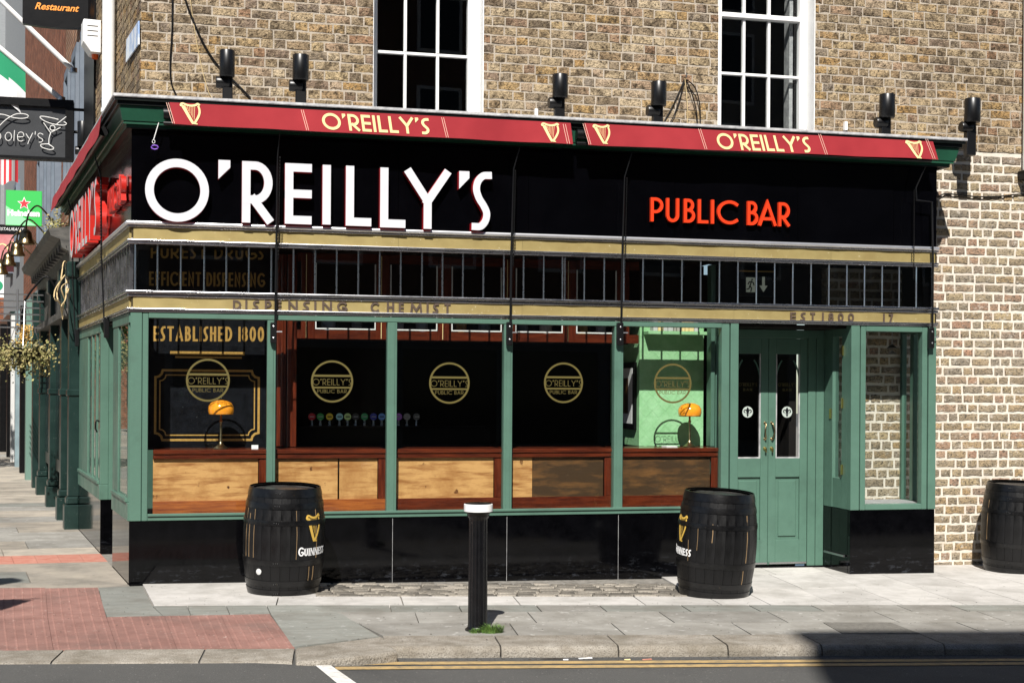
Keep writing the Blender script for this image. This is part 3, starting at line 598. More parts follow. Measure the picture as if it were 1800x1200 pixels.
# buildings across the road (behind the camera): they shade the kerb and show in the glass
def opposite(u0, u1, q, top, m, label, depth=9., cols=4, rows=3, sfm='opp2'):
    t = thing('town_house', KP((u0 + u1) / 2, q - depth / 2), label, 'building')
    b = MB(); c0 = KP(u0, q, -.3); c0.z = -.3
    b.obox(c0, K1 * (u1 - u0), -K2 * depth, ZV * (top + .3)); b.build('wall', m, t)
    b = MB(); c1 = KP(u0 - .0, q + .0, 0); c1.z = top - .35; b.obox(c1 + K2 * .003, K1 * (u1 - u0), K2 * .22, ZV * .30); b.build('cornice', 'opp2', t)
    for i in range(cols):
        for j in range(rows):
            w = (u1 - u0) / cols; zz = 4.4 + j * (top - 5) / max(1, rows); p = KP(u0 + w * (i + .5) - .5, q, 0); p.z = zz
            f = MB().obox(p + K2 * .003, K1 * 1.1, K2 * .05, ZV * 1.8).build('window_frame', 'white', t)
            MB().obox(p + K2 * .054 + K1 * .08 + ZV * .08, K1 * .94, K2 * .01, ZV * 1.64).build('pane', 'dglass', f)
    p = KP(u0 + .3, q, 0); p.z = -.2
    sf = MB().obox(p + K2 * .003, K1 * (u1 - u0 - .6), K2 * .12, ZV * 3.6).build('shopfront', sfm, t)
    for i in range(cols):
        w = (u1 - u0 - .6) / cols; MB().obox(p + K1 * (w * i + .15) + K2 * .125 + ZV * .7, K1 * (w - .3), K2 * .01, ZV * 2.1).build('shop_window', 'dglass', sf)
    return t
QO = -17.2; cpt = G(1408, 1116); yd = (cpt.dot(K2) - QO) / Vector((.35, 1, 0)).dot(K2); src = cpt - Vector((.35, 1, 0)) * yd
U0 = src.dot(K1); H0 = yd * 1.10 + cpt.z
opposite(U0, U0 + 13, QO, H0, 'opp1', 'tall red brick town house across the road', cols=5, rows=4)
opposite(U0 + 13.02, U0 + 26, QO, H0 - 1.2, 'opp2', 'pale stone town house across the road', cols=5, rows=4)
opposite(U0 - 9, U0 - .02, QO, 7.6, 'opp2', 'low pale two-storey house across the road', cols=4, rows=1)
opposite(U0 - 34, U0 - 9.02, QO - 14, 14.5, 'opp1', 'unseen wide red brick block added behind the crossing to block the sky', cols=9, rows=4, sfm='black')  # unseen block added to close off sky light and fill reflections
opposite(U0 - 9, U0 - .02, QO - 16, 14.5, 'opp2', 'unseen pale block added behind the low house to block the sky', cols=4, rows=4, sfm='black')  # likewise added out of view, against sky light and for the glass
gr = MB()      # grit and flecks: thickest in the gutter
for k in range(1500):
    u = random.uniform(-1.5, 9.5)
    if random.random() < .45: q = QB - .46 - abs(random.gauss(0, .10)); z = road_drop(u) + .002
    else: q = random.uniform(QB - .3, .0) if u > .3 else random.uniform(-2.6, 0); z = .003
    if u < 1.3 and q < -2.7: continue
    p = KP(u, q, z); r = random.uniform(.003, .010); a = random.uniform(0, 6.28); e = Vector((math.cos(a), math.sin(a), 0)) * r; f = Vector((-e.y, e.x, 0)) * random.uniform(.3, .8)
    gr.add([p - e, p + f, p + e + ZV * .003, p - f], [(0, 1, 2, 3)])
tag(gr.build('grit', 'dirt', fixn=False), 'scattered grit and flecks on the pavement and in the gutter', 'grit', kind='stuff')
# ------------------------------------------------------------------ the pub
WD = 7.89
ZC, ZB1T, ZB1B, ZTT, ZTB, ZB2T, ZB2B, ZBB, ZGT, ZGB, ZFB = 3.204, 3.149, 3.043, 3.003, 2.586, 2.534, 2.436, 2.401, 2.345, .6126, .5538
YW = .62
pub = thing('pub_building', (3.9, .3, -.1), 'corner pub of yellow stock brick with black fascia and green shopfront', 'building')
XR0, XR1 = X_(1297), X_(1495)             # door recess
SL = 5.05                                   # length of the side shopfront
def sbox(name, m, parent, s0, s1, o0, o1, z0, z1, bevel=0.):
    return MB().obox(SP(s0, o0, z0), SD * (s1 - s0), SN * (o1 - o0), ZV * (z1 - z0)).build(name, m, parent, bevel=bevel)
# ---- plinth of polished granite panels
pl = [0.0, X_(690, 0, 960), X_(891, 0, 960), X_(1087, 0, 960), XR0]
plinth = MB(); plinth.box(.03, XR0 - .03, .05, .10, -.2, ZFB - .01); plinth.box(XR1 + .03, WD - .03, .05, .10, -.3, ZFB - .01)
plinth = plinth.build('plinth', 'granite', pub)
for a, b in list(zip(pl[:-1], pl[1:])) + [(XR1, WD)]:
    box('granite_panel', 'granite', plinth, a + .0025, b - .0025, 0., .045, gz(b) - .05, ZFB - .002, .002)
for a in pl[1:4]: box('panel_joint', 'lead', plinth, a - .0015, a + .0015, .004, .02, gz(a) - .02, ZFB - .004)
for x, y0, y1 in ((XR1, .0475, .60), (XR0 - .03, .0475, .60)): box('granite_panel', 'granite', plinth, x + .0, x + .03, y0, y1, gz(x) - .05, ZFB - .002)
# ---- green shopfront joinery
def fbox(name, x0, x1, z0, z1, y0=-.012, y1=.08, m='green', bevel=.004, parent=pub): return box(name, m, parent, x0, x1, y0, y1, z0, z1, bevel)
gx = [(260, 469), (484, 680), (697, 885), (900, 1079), (1094.5, 1267.5)]
gl = [(X_(a), X_(b)) for a, b in gx]
fbox('corner_post', 0, .101, ZFB, ZBB - .003); fbox('post', .105, gl[0][0], ZFB, ZBB - .004, -.008)
for k in range(4):
    a, b = gl[k][1], gl[k + 1][0]; fbox('mullion', a, b, ZGB - .002, ZGT + .002, -.010); fbox('mullion_bead', a + .022, b - .022, ZGB, ZGT, -.018, -.0105, bevel=.002)
fbox('post', gl[4][1], X_(1281), ZFB, ZBB - .004, -.008); fbox('corner_post', X_(1283), XR0, ZFB, ZBB - .003)
fbox('sill_rail', gl[0][0] + .001, gl[4][1] - .001, ZFB + .001, ZGB - .004, -.012); fbox('sill_bead', gl[0][0] + .001, gl[4][1] - .001, ZGB - .018, ZGB + .006, -.028, -.0125, bevel=.003)
fbox('head_rail', gl[0][0] + .001, gl[4][1] - .001, ZGT + .004, ZBB - .004, -.012)
fbox('corner_post', XR1, X_(1510), ZFB, ZBB - .003); fbox('post', X_(1512), X_(1521), ZFB, ZBB - .004, -.008)
fbox('post', X_(1620), X_(1629), ZFB, ZBB - .004, -.008); fbox('corner_post', X_(1631), WD, ZFB, ZBB - .003)
fbox('sill_rail', X_(1521) + .001, X_(1620) - .001, ZFB + .001, ZGB - .002, -.010); fbox('head_rail', X_(1521) + .001, X_(1620) - .001, ZGT - .004, ZBB - .004, -.010)
# returns of the door recess and of the small bay
for x0, x1, inn in ((XR1 + .002, XR1 + .075, 1), (XR0 - .075, XR0 - .002, -1)):
    box('return_post', 'green', pub, x0, x1, .081, .20, ZFB, ZBB - .003, .004); box('return_post', 'green', pub, x0, x1, .40, .60, ZFB, ZBB - .003, .004)
    box('return_rail', 'green', pub, x0 + .003, x1 - .003, .2005, .3995, ZFB + .001, ZGB + .25, .004); box('return_rail', 'green', pub, x0 + .003, x1 - .003, .2005, .3995, ZGT - .05, ZBB - .005, .004)
    box('return_pane', 'glass', pub, (x0 + x1) / 2 - .003, (x0 + x1) / 2 + .003, .2005, .3995, ZGB + .25, ZGT - .05)
for z in (2.15, 1.62, .95): box('brass_hinge', 'goldbrass', pub, XR1 - .012, XR1 + .001, .16, .185, z - .05, z + .05)
box('lock_plate', 'goldbrass', pub, XR1 - .006, XR1 + .001, .42, .46, 1.46, 1.56)
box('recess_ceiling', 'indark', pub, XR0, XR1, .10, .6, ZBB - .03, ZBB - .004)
# ---- shop window panes with the gold roundel
logo = MB(); fn0 = plane_fn((0, 0, 0), FX, ZV, FN); RL = .193
ribbon(logo, arc(0, 0, RL - .009, RL - .009, 90, 450, 48), .009, fn0, 0, .0012, True, 0, 0)
for z, h in ((.052, .0095), (-.056, .0075)):
    hw = math.sqrt((RL - .012) ** 2 - z * z); logo.prism([(-hw, z - h), (hw, z - h), (hw, z + h), (-hw, z + h)], fn0, 0, .0010)
write("O'REILLY'S", None, plane_fn((-.175, 0, -.034), FX, ZV, FN), .35, .058, .0046, .0012, None, .16, merge=logo)
write("PUBLIC BAR", None, plane_fn((-.135, 0, -.106), FX, ZV, FN), .27, .034, .0036, .0012, None, .16, merge=logo)
for k in range(len(logo.m)): logo.m[k] = 0
logo_me = logo.mesh('gold_roundel', 'logo')
YG = .05
for (a, b), (cx, cy) in zip(gl, ((365.6, 668), (583.8, 670.2), (790, 673), (990.5, 672.5), (1182.5, 673.7))):
    p = box('window_pane', 'glass', pub, a + .001, b - .001, YG, YG + .006, ZGB - .004, ZGT + .004)
    c = W(cx, cy, YG); inst('gold_roundel', logo_me, p, (c.x, YG - .001, c.z))
box('window_pane', 'glass', pub, X_(1521) + .001, X_(1620) - .001, YG, YG + .006, ZGB - .002, ZGT - .004)
# ---- brass and chrome bands with the leaded transom between
def band(name, m, z0, z1, o, parent=pub, bevel=.003, ends=True):
    f = box(name, m, parent, -.868 * o, WD + .01, -o, .06, z0, z1, bevel)
    s = sbox(name, m, parent, .002, SL, -.06, o, z0 + .0007, z1 - .0007, bevel); return f, s
for z0, z1, o in ((3.168, 3.204, .050), (3.149, 3.166, .030), (3.024, 3.043, .034), (3.001, 3.021, .024), (2.566, 2.590, .046), (2.536, 2.563, .026), (2.420, 2.437, .036), (2.402, 2.418, .022)):
    f_, s_ = band('chrome_strip', 'bchrome' if z1 == 3.204 else 'chrome', z0, z1, o)
    for q_ in (f_, s_): q_.modifiers[0].width = .012 if z1 == 3.204 else .005; q_.modifiers[0].segments = 3; q_.data.polygons.foreach_set('use_smooth', [True] * len(q_.data.polygons)); q_.data.set_sharp_from_angle(angle=R_(60))
brass = []
for z0, z1 in ((ZB1B + .0005, ZB1T - .0005), (ZB2B + .0005, ZB2T + .0015)):
    back = box('brass_band', 'oldbrass', pub, .004, WD, -.004, .055, z0, z1); brass.append(back)
    xs = [.02, X_(482, 0, 410), X_(700, 0, 415), X_(918, 0, 418), X_(1092, 0, 420), X_(1290, 0, 430), X_(1460, 0, 435), WD - .02]
    for a, b in zip(xs[:-1], xs[1:]):
        nx, nz = 26, 3; mbp = MB(); g = []
        for j in range(nz + 1):
            for i in range(nx + 1):
                u = a + .001 + (b - a - .002) * i / nx; w = .0022 * math.sin(u * 9.1 + z0) + .0018 * math.sin(u * 23 + j) + random.uniform(-.0008, .0008)
                g.append((u, -.012 + w, z0 + (z1 - z0) * j / nz))
        mbp.add(g, [(j * (nx + 1) + i, j * (nx + 1) + i + 1, (j + 1) * (nx + 1) + i + 1, (j + 1) * (nx + 1) + i) for j in range(nz) for i in range(nx)])
        mbp.build('brass_panel', 'brass', back, smooth=60, fixn=False)
    sbox('brass_panel', 'brass', back, .02, SL - .02, -.05, .012, z0, z1)
def letter_boxes(spec, ox, oy, sc, top, bot, Y, t_px, d, mats, parent, name='letter'):
    """spec [(char, x0, x1)] in a zoomed crop; top/bot = ((x, y), (x, y)) baseline pixels"""
    (xa, ya), (xb, yb) = bot; (xc, yc), (xd, yd) = top
    for ch, a, b in spec:
        pa, pb = ox + a / sc, ox + b / sc
        yb_ = ya + (yb - ya) * (pa - xa) / (xb - xa); yt_ = yc + (yd - yc) * (pa - xc) / (xd - xc)
        lo, hi, rt = W(pa, yb_, Y), W(pa, yt_, Y), W(pb, yb_, Y)
        t = t_px * (hi.z - lo.z) / (yb_ - yt_)
        glyph_mb(ch, rt.x - lo.x, hi.z - lo.z, t, plane_fn((lo.x, Y + d, lo.z), FX, ZV, FN), d).build(name, mats, parent)
DC = [('D', 40, 103), ('I', 133, 148), ('S', 187, 237), ('P', 280, 330), ('E', 362, 405), ('N', 457, 528), ('S', 565, 618), ('I', 653, 668), ('N', 713, 786), ('G', 825, 895), ('C', 1077, 1138), ('H', 1200, 1255), ('E', 1290, 1327), ('M', 1377, 1466), ('I', 1499, 1514), ('S', 1545, 1592), ('T', 1633, 1680)]
letter_boxes(DC, 400, 520, 4.2857, ((409, 527), (785, 533.2)), ((409, 544.6), (785, 551.2)), -.022, 3.6, .006, ['bletter', 'bletter'], brass[1])
letter_boxes([('E', 597, 637), ('S', 668, 705), ('T', 737, 772), ('1', 821, 834), ('8', 865, 902), ('0', 932, 972), ('0', 1003, 1045), ('1', 1250, 1263), ('7', 1290, 1320)], 1240, 540, 4, ((1389, 548.5), (1565, 551.3)), ((1389, 564), (1565, 566.3)), -.022, 3.2, .006, ['bletter', 'bletter'], brass[1])
trans = box('transom', 'chrome', pub, .01, WD, .03, .05, ZTB - .0, ZTB + .012)
mpx = [238, 277, 318, 359, 398, 437.5, 477, 516, 554, 592, 630, 667.5, 704.6, 742, 778, 814, 850, 886, 920.6, 956, 989, 993, 1027.5, 1062.5, 1097, 1130.5, 1165, 1199, 1232, 1265, 1297.5, 1330, 1362, 1394, 1426, 1457.5, 1489, 1520, 1551, 1581, 1611, 1639]
mx_ = [X_(p, 0, 470) for p in mpx]
for x in mx_: MB().prism([(x - .0075, -.006), (x, .004), (x + .0075, -.006), (x + .0075, -.02), (x - .0075, -.02)], lambda u, v, d: (u, -v - .006, d), ZTB + .001, ZTT - .001).build('muntin', 'chrome', trans)
pane_me = MB().box(-.5, .5, -.002, .002, -.5, .5).mesh('transom_pane', 'tglass')
for a, b in zip(mx_[:-1], mx_[1:]):
    if b - a > .05: inst('transom_pane', pane_me, trans, ((a + b) / 2, .022, (ZTB + ZTT) / 2), scale=(b - a - .014, 1, ZTT - ZTB - .01))
strans = sbox('transom', 'chrome', pub, .01, SL, -.05, -.03, ZTB, ZTB + .012)
k = 0
while .06 + k * .2 < SL:
    s = .06 + k * .2; sbox('muntin', 'chrome', strans, s - .009, s + .009, -.03, .008, ZTB + .001, ZTT - .001)
    if s + .2 < SL: sbox('transom_pane', 'glass', strans, s + .012, s + .188, -.024, -.020, ZTB + .004, ZTT - .004)
    k += 1
# ---- black fascia with the raised letters
fj = [0.0, X_(487, 0, 350), X_(700, 0, 350), X_(929, 0, 350), X_(1098, 0, 350), X_(1186, 0, 350), X_(1402, 0, 350), X_(1571, 0, 350), WD]
fascia = box('fascia', 'black', pub, .02, WD - .02, .05, .12, ZC + .002, 4.12)
for a, b in zip(fj[:-1], fj[1:]): box('fascia_panel', 'fascia', fascia, a + .0015, b - .0015, 0., .045, ZC + .001, 4.03)
sbox('fascia_panel', 'fascia', fascia, .004, 2.5, -.045, 0., ZC + .001, 4.03); sbox('fascia_panel', 'fascia', fascia, 2.503, SL, -.045, 0., ZC + .001, 4.03)
box('end_panel', 'black', fascia, WD - .04, WD, .046, YW + .02, ZBB, 4.10)
YL = -.092
big = [('O', 254.6, 367, 276.6, 388), ("'", 383.8, 404.7, 281, 314.8), ('R', 425, 480.3, 283, 390.9), ('E', 500.5, 547.7, 286.5, 393.1), ('I', 566.6, 580.6, 289.6, 394.4), ('L', 607.6, 652.6, 291.2, 396.5), ('L', 668, 712.6, 294.3, 399.4), ('Y', 712.4, 790.4, 296.5, 401), ("'", 807, 825, 300.6, 332), ('S', 829, 864, 301, 404.2)]
for ch, a, b, yt, yb in big:
    lo, hi, rt = W(a, yb, YL), W(a, yt, YL), W(b, yb, YL); w = rt.x - lo.x; h = hi.z - lo.z
    if ch == "'": GLY["'"] = (.18, [('p', [(0, 1), (.18, 1), (.18, .62), (0, 0)])])
    t = .0745
    glyph_mb(ch, w, h, t if ch != 'S' else .066, plane_fn((lo.x, YL + .085, lo.z), FX, ZV, FN), .085).build('letter', ['letter', 'redret'], fascia, smooth=30)
GLY["'"] = (.18, [('p', [(0, 1), (.18, 1), (.18, .88), (0, .69)])])
PB = [('P', 1144, 1166), ('U', 1171.4, 1194), ('B', 1202.5, 1222), ('L', 1227.2, 1245.3), ('I', 1250.3, 1256.2), ('C', 1261, 1296), ('B', 1314, 1333), ('A', 1333.8, 1365), ('R', 1368.5, 1389)]
letter_boxes(PB, 0, 0, 1, ((1144, 346.9), (1369, 355.6)), ((1144, 389), (1369, 397.6)), -.050, 5.4, .035, ['neonred', 'neonred'], fascia)
# the same sign on the side wall, read from the side street
def side_write(text, s_far, s_near, z0, h, t, d, mats):
    fn = plane_fn(SP(s_far, .012, z0), -SD, ZV, SN); write(text, fascia, fn, s_far - s_near, h, t, d, mats, .14)
side_write("O'REILLY'S", 4.95, 1.75, 3.26, .56, .075, .12, ['letter', 'signred']); side_write("PUBLIC BAR", 1.45, .25, 3.40, .24, .034, .045, ['signred', 'signred'])
# ---- cornice, lead and roof
XE = 8.10; SE = 6.9
def cpath(off=0.):      # right return, front, side
    c0 = Vector((WD + .065, 0, 0)); return [(Vector((WD + .065, YW, 0)), Vector((1, 0, 0))), (c0, Vector((1, -1, 0))), (Vector((0, 0, 0)), Vector((-.868, -1, 0))), (SP(SE, 0, 0), SN)]
cor = MB().extrude_profile([(0, 4.02), (.05, 4.02), (.05, 4.045), (.078, 4.045), (.078, 4.068), (.088, 4.072), (.112, 4.175), (.112, 4.20)], cpath()).build('cornice', 'cgreen', pub)
MB().extrude_profile([(.0, 4.2005), (.135, 4.2005), (.135, 4.235), (.16, 4.235), (.16, 4.262)], cpath()).build('cornice_fillet', 'cornice', cor)
MB().extrude_profile([(.150, 4.2625), (.172, 4.2625), (.176, 4.270), (.172, 4.292), (.12, 4.296), (-.3, 4.32)], cpath()).build('lead_edge', 'lead', cor)
box('roof_lead', 'lead', pub, .2, WD, .05, YW, 4.24, 4.285)
MB().add([SP(.3, -.05, 4.283), SP(SE, -.05, 4.283), SP(SE, -.7, 4.283), SP(.9, -.7, 4.283)], [(0, 1, 2, 3)]).build('roof_lead', 'lead', pub)
MB().extrude_profile([(0, 4.012), (.11, 4.012), (.11, 4.0185), (0, 4.0185)], [(a, b * .45) for a, b in cpath()], closed_prof=True).build('soffit_strip', 'black', cor)
# ---- brickwork
def unit_bricks(n, rough, mname):
    out = []
    for _ in range(n):
        b = MB(); nx, nz = 4, 2; j = lambda a: random.uniform(-a, a); vs_ = []
        for k in range(nz + 1):
            for i in range(nx + 1):
                e = (i in (0, nx)) or (k in (0, nz))
                vs_.append((-.5 + i / nx + j(.012 * rough), (-.004 if e else -.008) + j(.003 * rough), -.5 + k / nz + j(.05 * rough)))
        ring = [i for i in range(nx + 1)] + [(k + 1) * (nx + 1) - 1 for k in range(1, nz + 1)] + [nz * (nx + 1) + i for i in range(nx - 1, -1, -1)] + [k * (nx + 1) for k in range(nz - 1, 0, -1)]
        n0 = len(vs_); vs_ += [(vs_[i][0] * 1.0, .03, vs_[i][2]) for i in ring]; R = len(ring)
        fs = [(k * (nx + 1) + i, k * (nx + 1) + i + 1, (k + 1) * (nx + 1) + i + 1, (k + 1) * (nx + 1) + i) for k in range(nz) for i in range(nx)]
        fs += [(ring[(i + 1) % R], ring[i], n0 + i, n0 + (i + 1) % R) for i in range(R)]
        b.add(vs_, fs); out.append((b, b.mesh('brick', mname, smooth=50, fixn=False)))
    return out
def lay_bricks(parent, mname, u0, u1, z0, z1, holes, pitch, hb, joint, org, du, dn, variants, limit=300, lens=(.225, .108), seed=1, score=None, ph=0.):
    rr = random.Random(seed); items = []; z = z0; row_ = 0
    while z + hb < z1:
        u = u0 - rr.uniform(0, .15); k = rr.random() < .5
        while u < u1:
            L = lens[0 if k else 1] * rr.uniform(.92, 1.06)
            if rr.random() < .13: k = not k
            k = not k
            a, b = u + joint / 2, u + L + joint / 2; u = b + joint / 2
            a, b = max(a, u0), min(b, u1)
            for h0, h1, hz0, hz1 in holes:
                if z + hb > hz0 + .01 and z < hz1 - .01:
                    if a >= h0 and b <= h1: b = a
                    elif a < h0 < b: b = h0
                    elif a < h1 < b: a = h1
            if b - a > .03: items.append(((a + b) / 2, z + hb / 2 + rr.uniform(-.003, .003), b - a, hb * rr.uniform(.92, 1.05), rr.randrange(len(variants)), rr.uniform(-.001, .003), rr.choice((1, -1)), rr.choice((1, -1))))
        z += pitch; row_ += 1
    org, du, dn = Vector(org), Vector(du), Vector(dn); rot = math.atan2(du.y, du.x)
    items.sort(key=lambda it: -(score(it) if score else 0))
    rest = MB(); c, s_ = math.cos(rot), math.sin(rot)
    for n_, (u, zz, L, H, vi, dy, fx, fz) in enumerate(items):
        p = org + du * u + ZV * zz + dn * dy
        if n_ < limit: inst('brick', variants[vi][1], parent, p, (0, 0, rot), (L * 1., 1, H))
        else:
            vb = variants[vi][0]; rest.add([(p.x + (x * L) * c - y * s_, p.y + (x * L) * s_ + y * c, p.z + z_ * H) for x, y, z_ in vb.v], vb.f)
    if rest.v: tag(rest.build('brickwork', mname, parent, smooth=50, fixn=False), kind='stuff')
def holed_wall(name, m, parent, u0, u1, z0, z1, holes, place, th):
    us_ = sorted({u0, u1} | {h for q in holes for h in q[:2]}); b = MB()
    for a, c in zip(us_[:-1], us_[1:]):
        cuts = sorted([(q[2], q[3]) for q in holes if q[0] <= a + 1e-6 and q[1] >= c - 1e-6]); z = z0
        for h0, h1 in cuts + [(z1, z1)]:
            if h0 > z: b.obox(place(a, z), place(c, z) - place(a, z), th, ZV * (h0 - z))
            z = h1
    return b.build(name, m, parent)
M['brick'] = brick_mat('yellow_stock_brick', [(.36, .235, .10), (.42, .33, .21), (.25, .17, .095), (.45, .36, .24), (.34, .25, .145), (.16, .125, .09), (.43, .33, .19), (.36, .215, .08), (.40, .31, .215), (.27, .155, .09), (.20, .165, .13), (.38, .29, .18), (.145, .11, .08)], (.058, .040, .023), dirt=1.)
M['brick2'] = brick_mat('washed_brick', [(.33, .25, .15), (.24, .195, .14), (.38, .26, .13), (.30, .25, .18), (.40, .31, .18), (.26, .22, .17), (.35, .20, .13), (.33, .27, .19)], (.13, .115, .09), dirt=.65, smear=(.55, .50, .43), smear_amt=.55)
M['mortar'] = mat('grey_mortar', (.42, .365, .295), .95, c2=(.31, .265, .21), scale=9, detail=8, bump=.7, bscale=80)
M['mortar2'] = mat('white_lime_mortar', (.60, .55, .475), .95, c2=(.44, .39, .32), scale=5, detail=8, bump=.5, bscale=70, contrast=(.45, .75))
wx = [(X_(655.5, YW, 100), X_(850.5, YW, 100)), (X_(1262, YW, 120), X_(1433, YW, 120))]
ZS0, ZS1 = 4.16, 6.35
holes = [(a, b, ZS0, ZS1) for a, b in wx] + [(9.75, 10.75, ZS0, ZS1)]
XB = X_(248, YW, 80); ZM = Z_(1700, 246, YW)
uw = holed_wall('upper_wall', 'mortar', pub, XB, 12.5, 4.312, 7.6, [(a, b, c, d) for a, b, c, d in holes], lambda u, z: Vector((u, YW, z)), Vector((0, .3, 0)))
vb = unit_bricks(7, 1., 'brick')
def vis(it):
    x, y = project((it[0], YW, it[1])); return (1000 - abs(x - 700) * .3 if 250 < x < 1790 and 0 < y < 175 + (x - 250) * .052 else -abs(x - 900) - abs(y))
lay_bricks(uw, 'brick', XB, 12.4, 4.318, 6.6, holes, .0905, .075, .015, (0, YW + .0012, 0), FX, FN, vb, 300, seed=3, score=lambda it: vis(it))
lw = box('lower_wall', 'mortar2', pub, X_(1497, YW, 800) - .3, 12.5, YW + .004, YW + .3, -.4, 4.310)
vb2 = unit_bricks(7, 1.5, 'brick2')
def vis2(it):
    x, y = project((it[0], YW, it[1])); return (1000 if 1600 < x < 1800 and y > 240 else 500 if 1440 < x < 1640 else -abs(x - 1700))
lay_bricks(lw, 'brick2', 6.75, 11.5, -.14, 4.33, [(6.7, 7.95, 3.06, 4.5)], .0985, .070, .027, (0, YW + .002, 0), FX, FN, vb2, 300, seed=5, score=vis2, lens=(.215, .10))
# side wall above the shopfront and the quoin
so0 = Vector((XB, YW, 0))
sw_ = MB().obox(so0 + SD * .0 + ZV * 4.10, SD * 4.75, -SN * .3, ZV * 3.5).build('side_wall', 'mortar', pub)
lay_bricks(sw_, 'brick', .0, 4.7, 4.24, 6.6, [], .0905, .076, .013, so0 + SN * .0, SD * -1, SN, vb, 0, seed=9) if False else None
rs = MB(); rr = random.Random(4); z = 4.24
while z < 6.6:
    s = rr.uniform(-.1, 0)
    while s < 4.7:
        L = rr.choice((.225, .108)) ; a, b = max(s, .0), min(s + L, 4.72); s += L + .013
        if b - a > .04: rs.obox(so0 + SD * a + ZV * z + SN * -.02, SD * (b - a), SN * (.024 + rr.uniform(0, .006)), ZV * (.076 * rr.uniform(.93, 1.04)))
    z += .0905
tag(rs.build('brickwork', 'brick', sw_), kind='stuff')
# ---- sash windows
ZR, ZBAR = Z_(1340, 32, .86), Z_(1330, 133, .86)
def sash(a, b, bars, xl, xr):
    t = node('sash_window', pub, (a, .86, ZS0)); y0, y1 = .84, .90
    for x0, x1 in ((a + .001, xl), (xr, b - .001)): box('stile', 'white', t, x0, x1, y0 - .02, y1, ZS0, ZS1 - .002, .004)
    box('reveal', 'white', t, b - .008, b + .002, YW + .004, .82, ZS0, ZS1 - .002); box('reveal', 'white', t, a - .002, a + .008, YW + .004, .82, ZS0, ZS1 - .002)
    box('top_rail', 'white', t, xl, xr, y0 - .02, y1, ZS1 - .09, ZS1 - .004, .004); box('bottom_rail', 'white', t, xl, xr, y0, y1, ZS0, ZS0 + .09, .004); box('meeting_rail', 'white', t, xl, xr, y0 - .03, y1, ZR - .028, ZR + .022, .005)
    zz = [ZS0 + .09, ZBAR - .014, ZBAR + .014, ZR - .028, ZR + .022, ZR + .022 + (ZS1 - .09 - ZR - .022) / 2 - .012, ZR + .022 + (ZS1 - .09 - ZR - .022) / 2 + .012, ZS1 - .09]
    for k in (1, 5): box('glazing_bar', 'white', t, xl, xr, y0 + .006, y1 - .012, zz[k], zz[k + 1], .004)
    xx = [xl] + [q for c in bars for q in (c - .014, c + .014)] + [xr]
    for c in bars:
        for k in (0, 2, 4, 6): box('glazing_bar', 'white', t, c - .014, c + .014, y0 + .002, y1 - .008, zz[k] + .0005, zz[k + 1] - .0005, .004)
    for i in range(0, len(xx), 2):
        for k in (0, 2, 4, 6): box('pane', 'glass2', t, xx[i] + .0005, xx[i + 1] - .0005, .872, .876, zz[k] + .0005, zz[k + 1] - .0005)
    return t
sash(*wx[0], [X_(712, .86, 100), X_(769, .86, 100)], X_(662, .86, 100), X_(821, .86, 100))
sash(*wx[1], [X_(1307, .86, 100), X_(1351, .86, 100)], X_(1266, .86, 100), X_(1403, .86, 100))
sash(9.75, 10.75, [10.1, 10.4], 9.81, 10.69)
rm = MB(); rm.box(XB + .31, 12, 3.6, 3.7, 3.6, 7.4); rm.box(XB + .31, 12, .93, 3.6, 3.9, 4.0); rm.box(XB + .31, 12, .93, 3.6, 6.5, 6.6); rm.build('upper_room', 'indark', pub)
box('shutter_leaf', 'lead', pub, wx[1][1] - .15, wx[1][1] - .11, .93, 1.06, ZS0, ZS1 - .1)
M['frost'] = mat('frosted_film', (.36, .41, .38), .7)
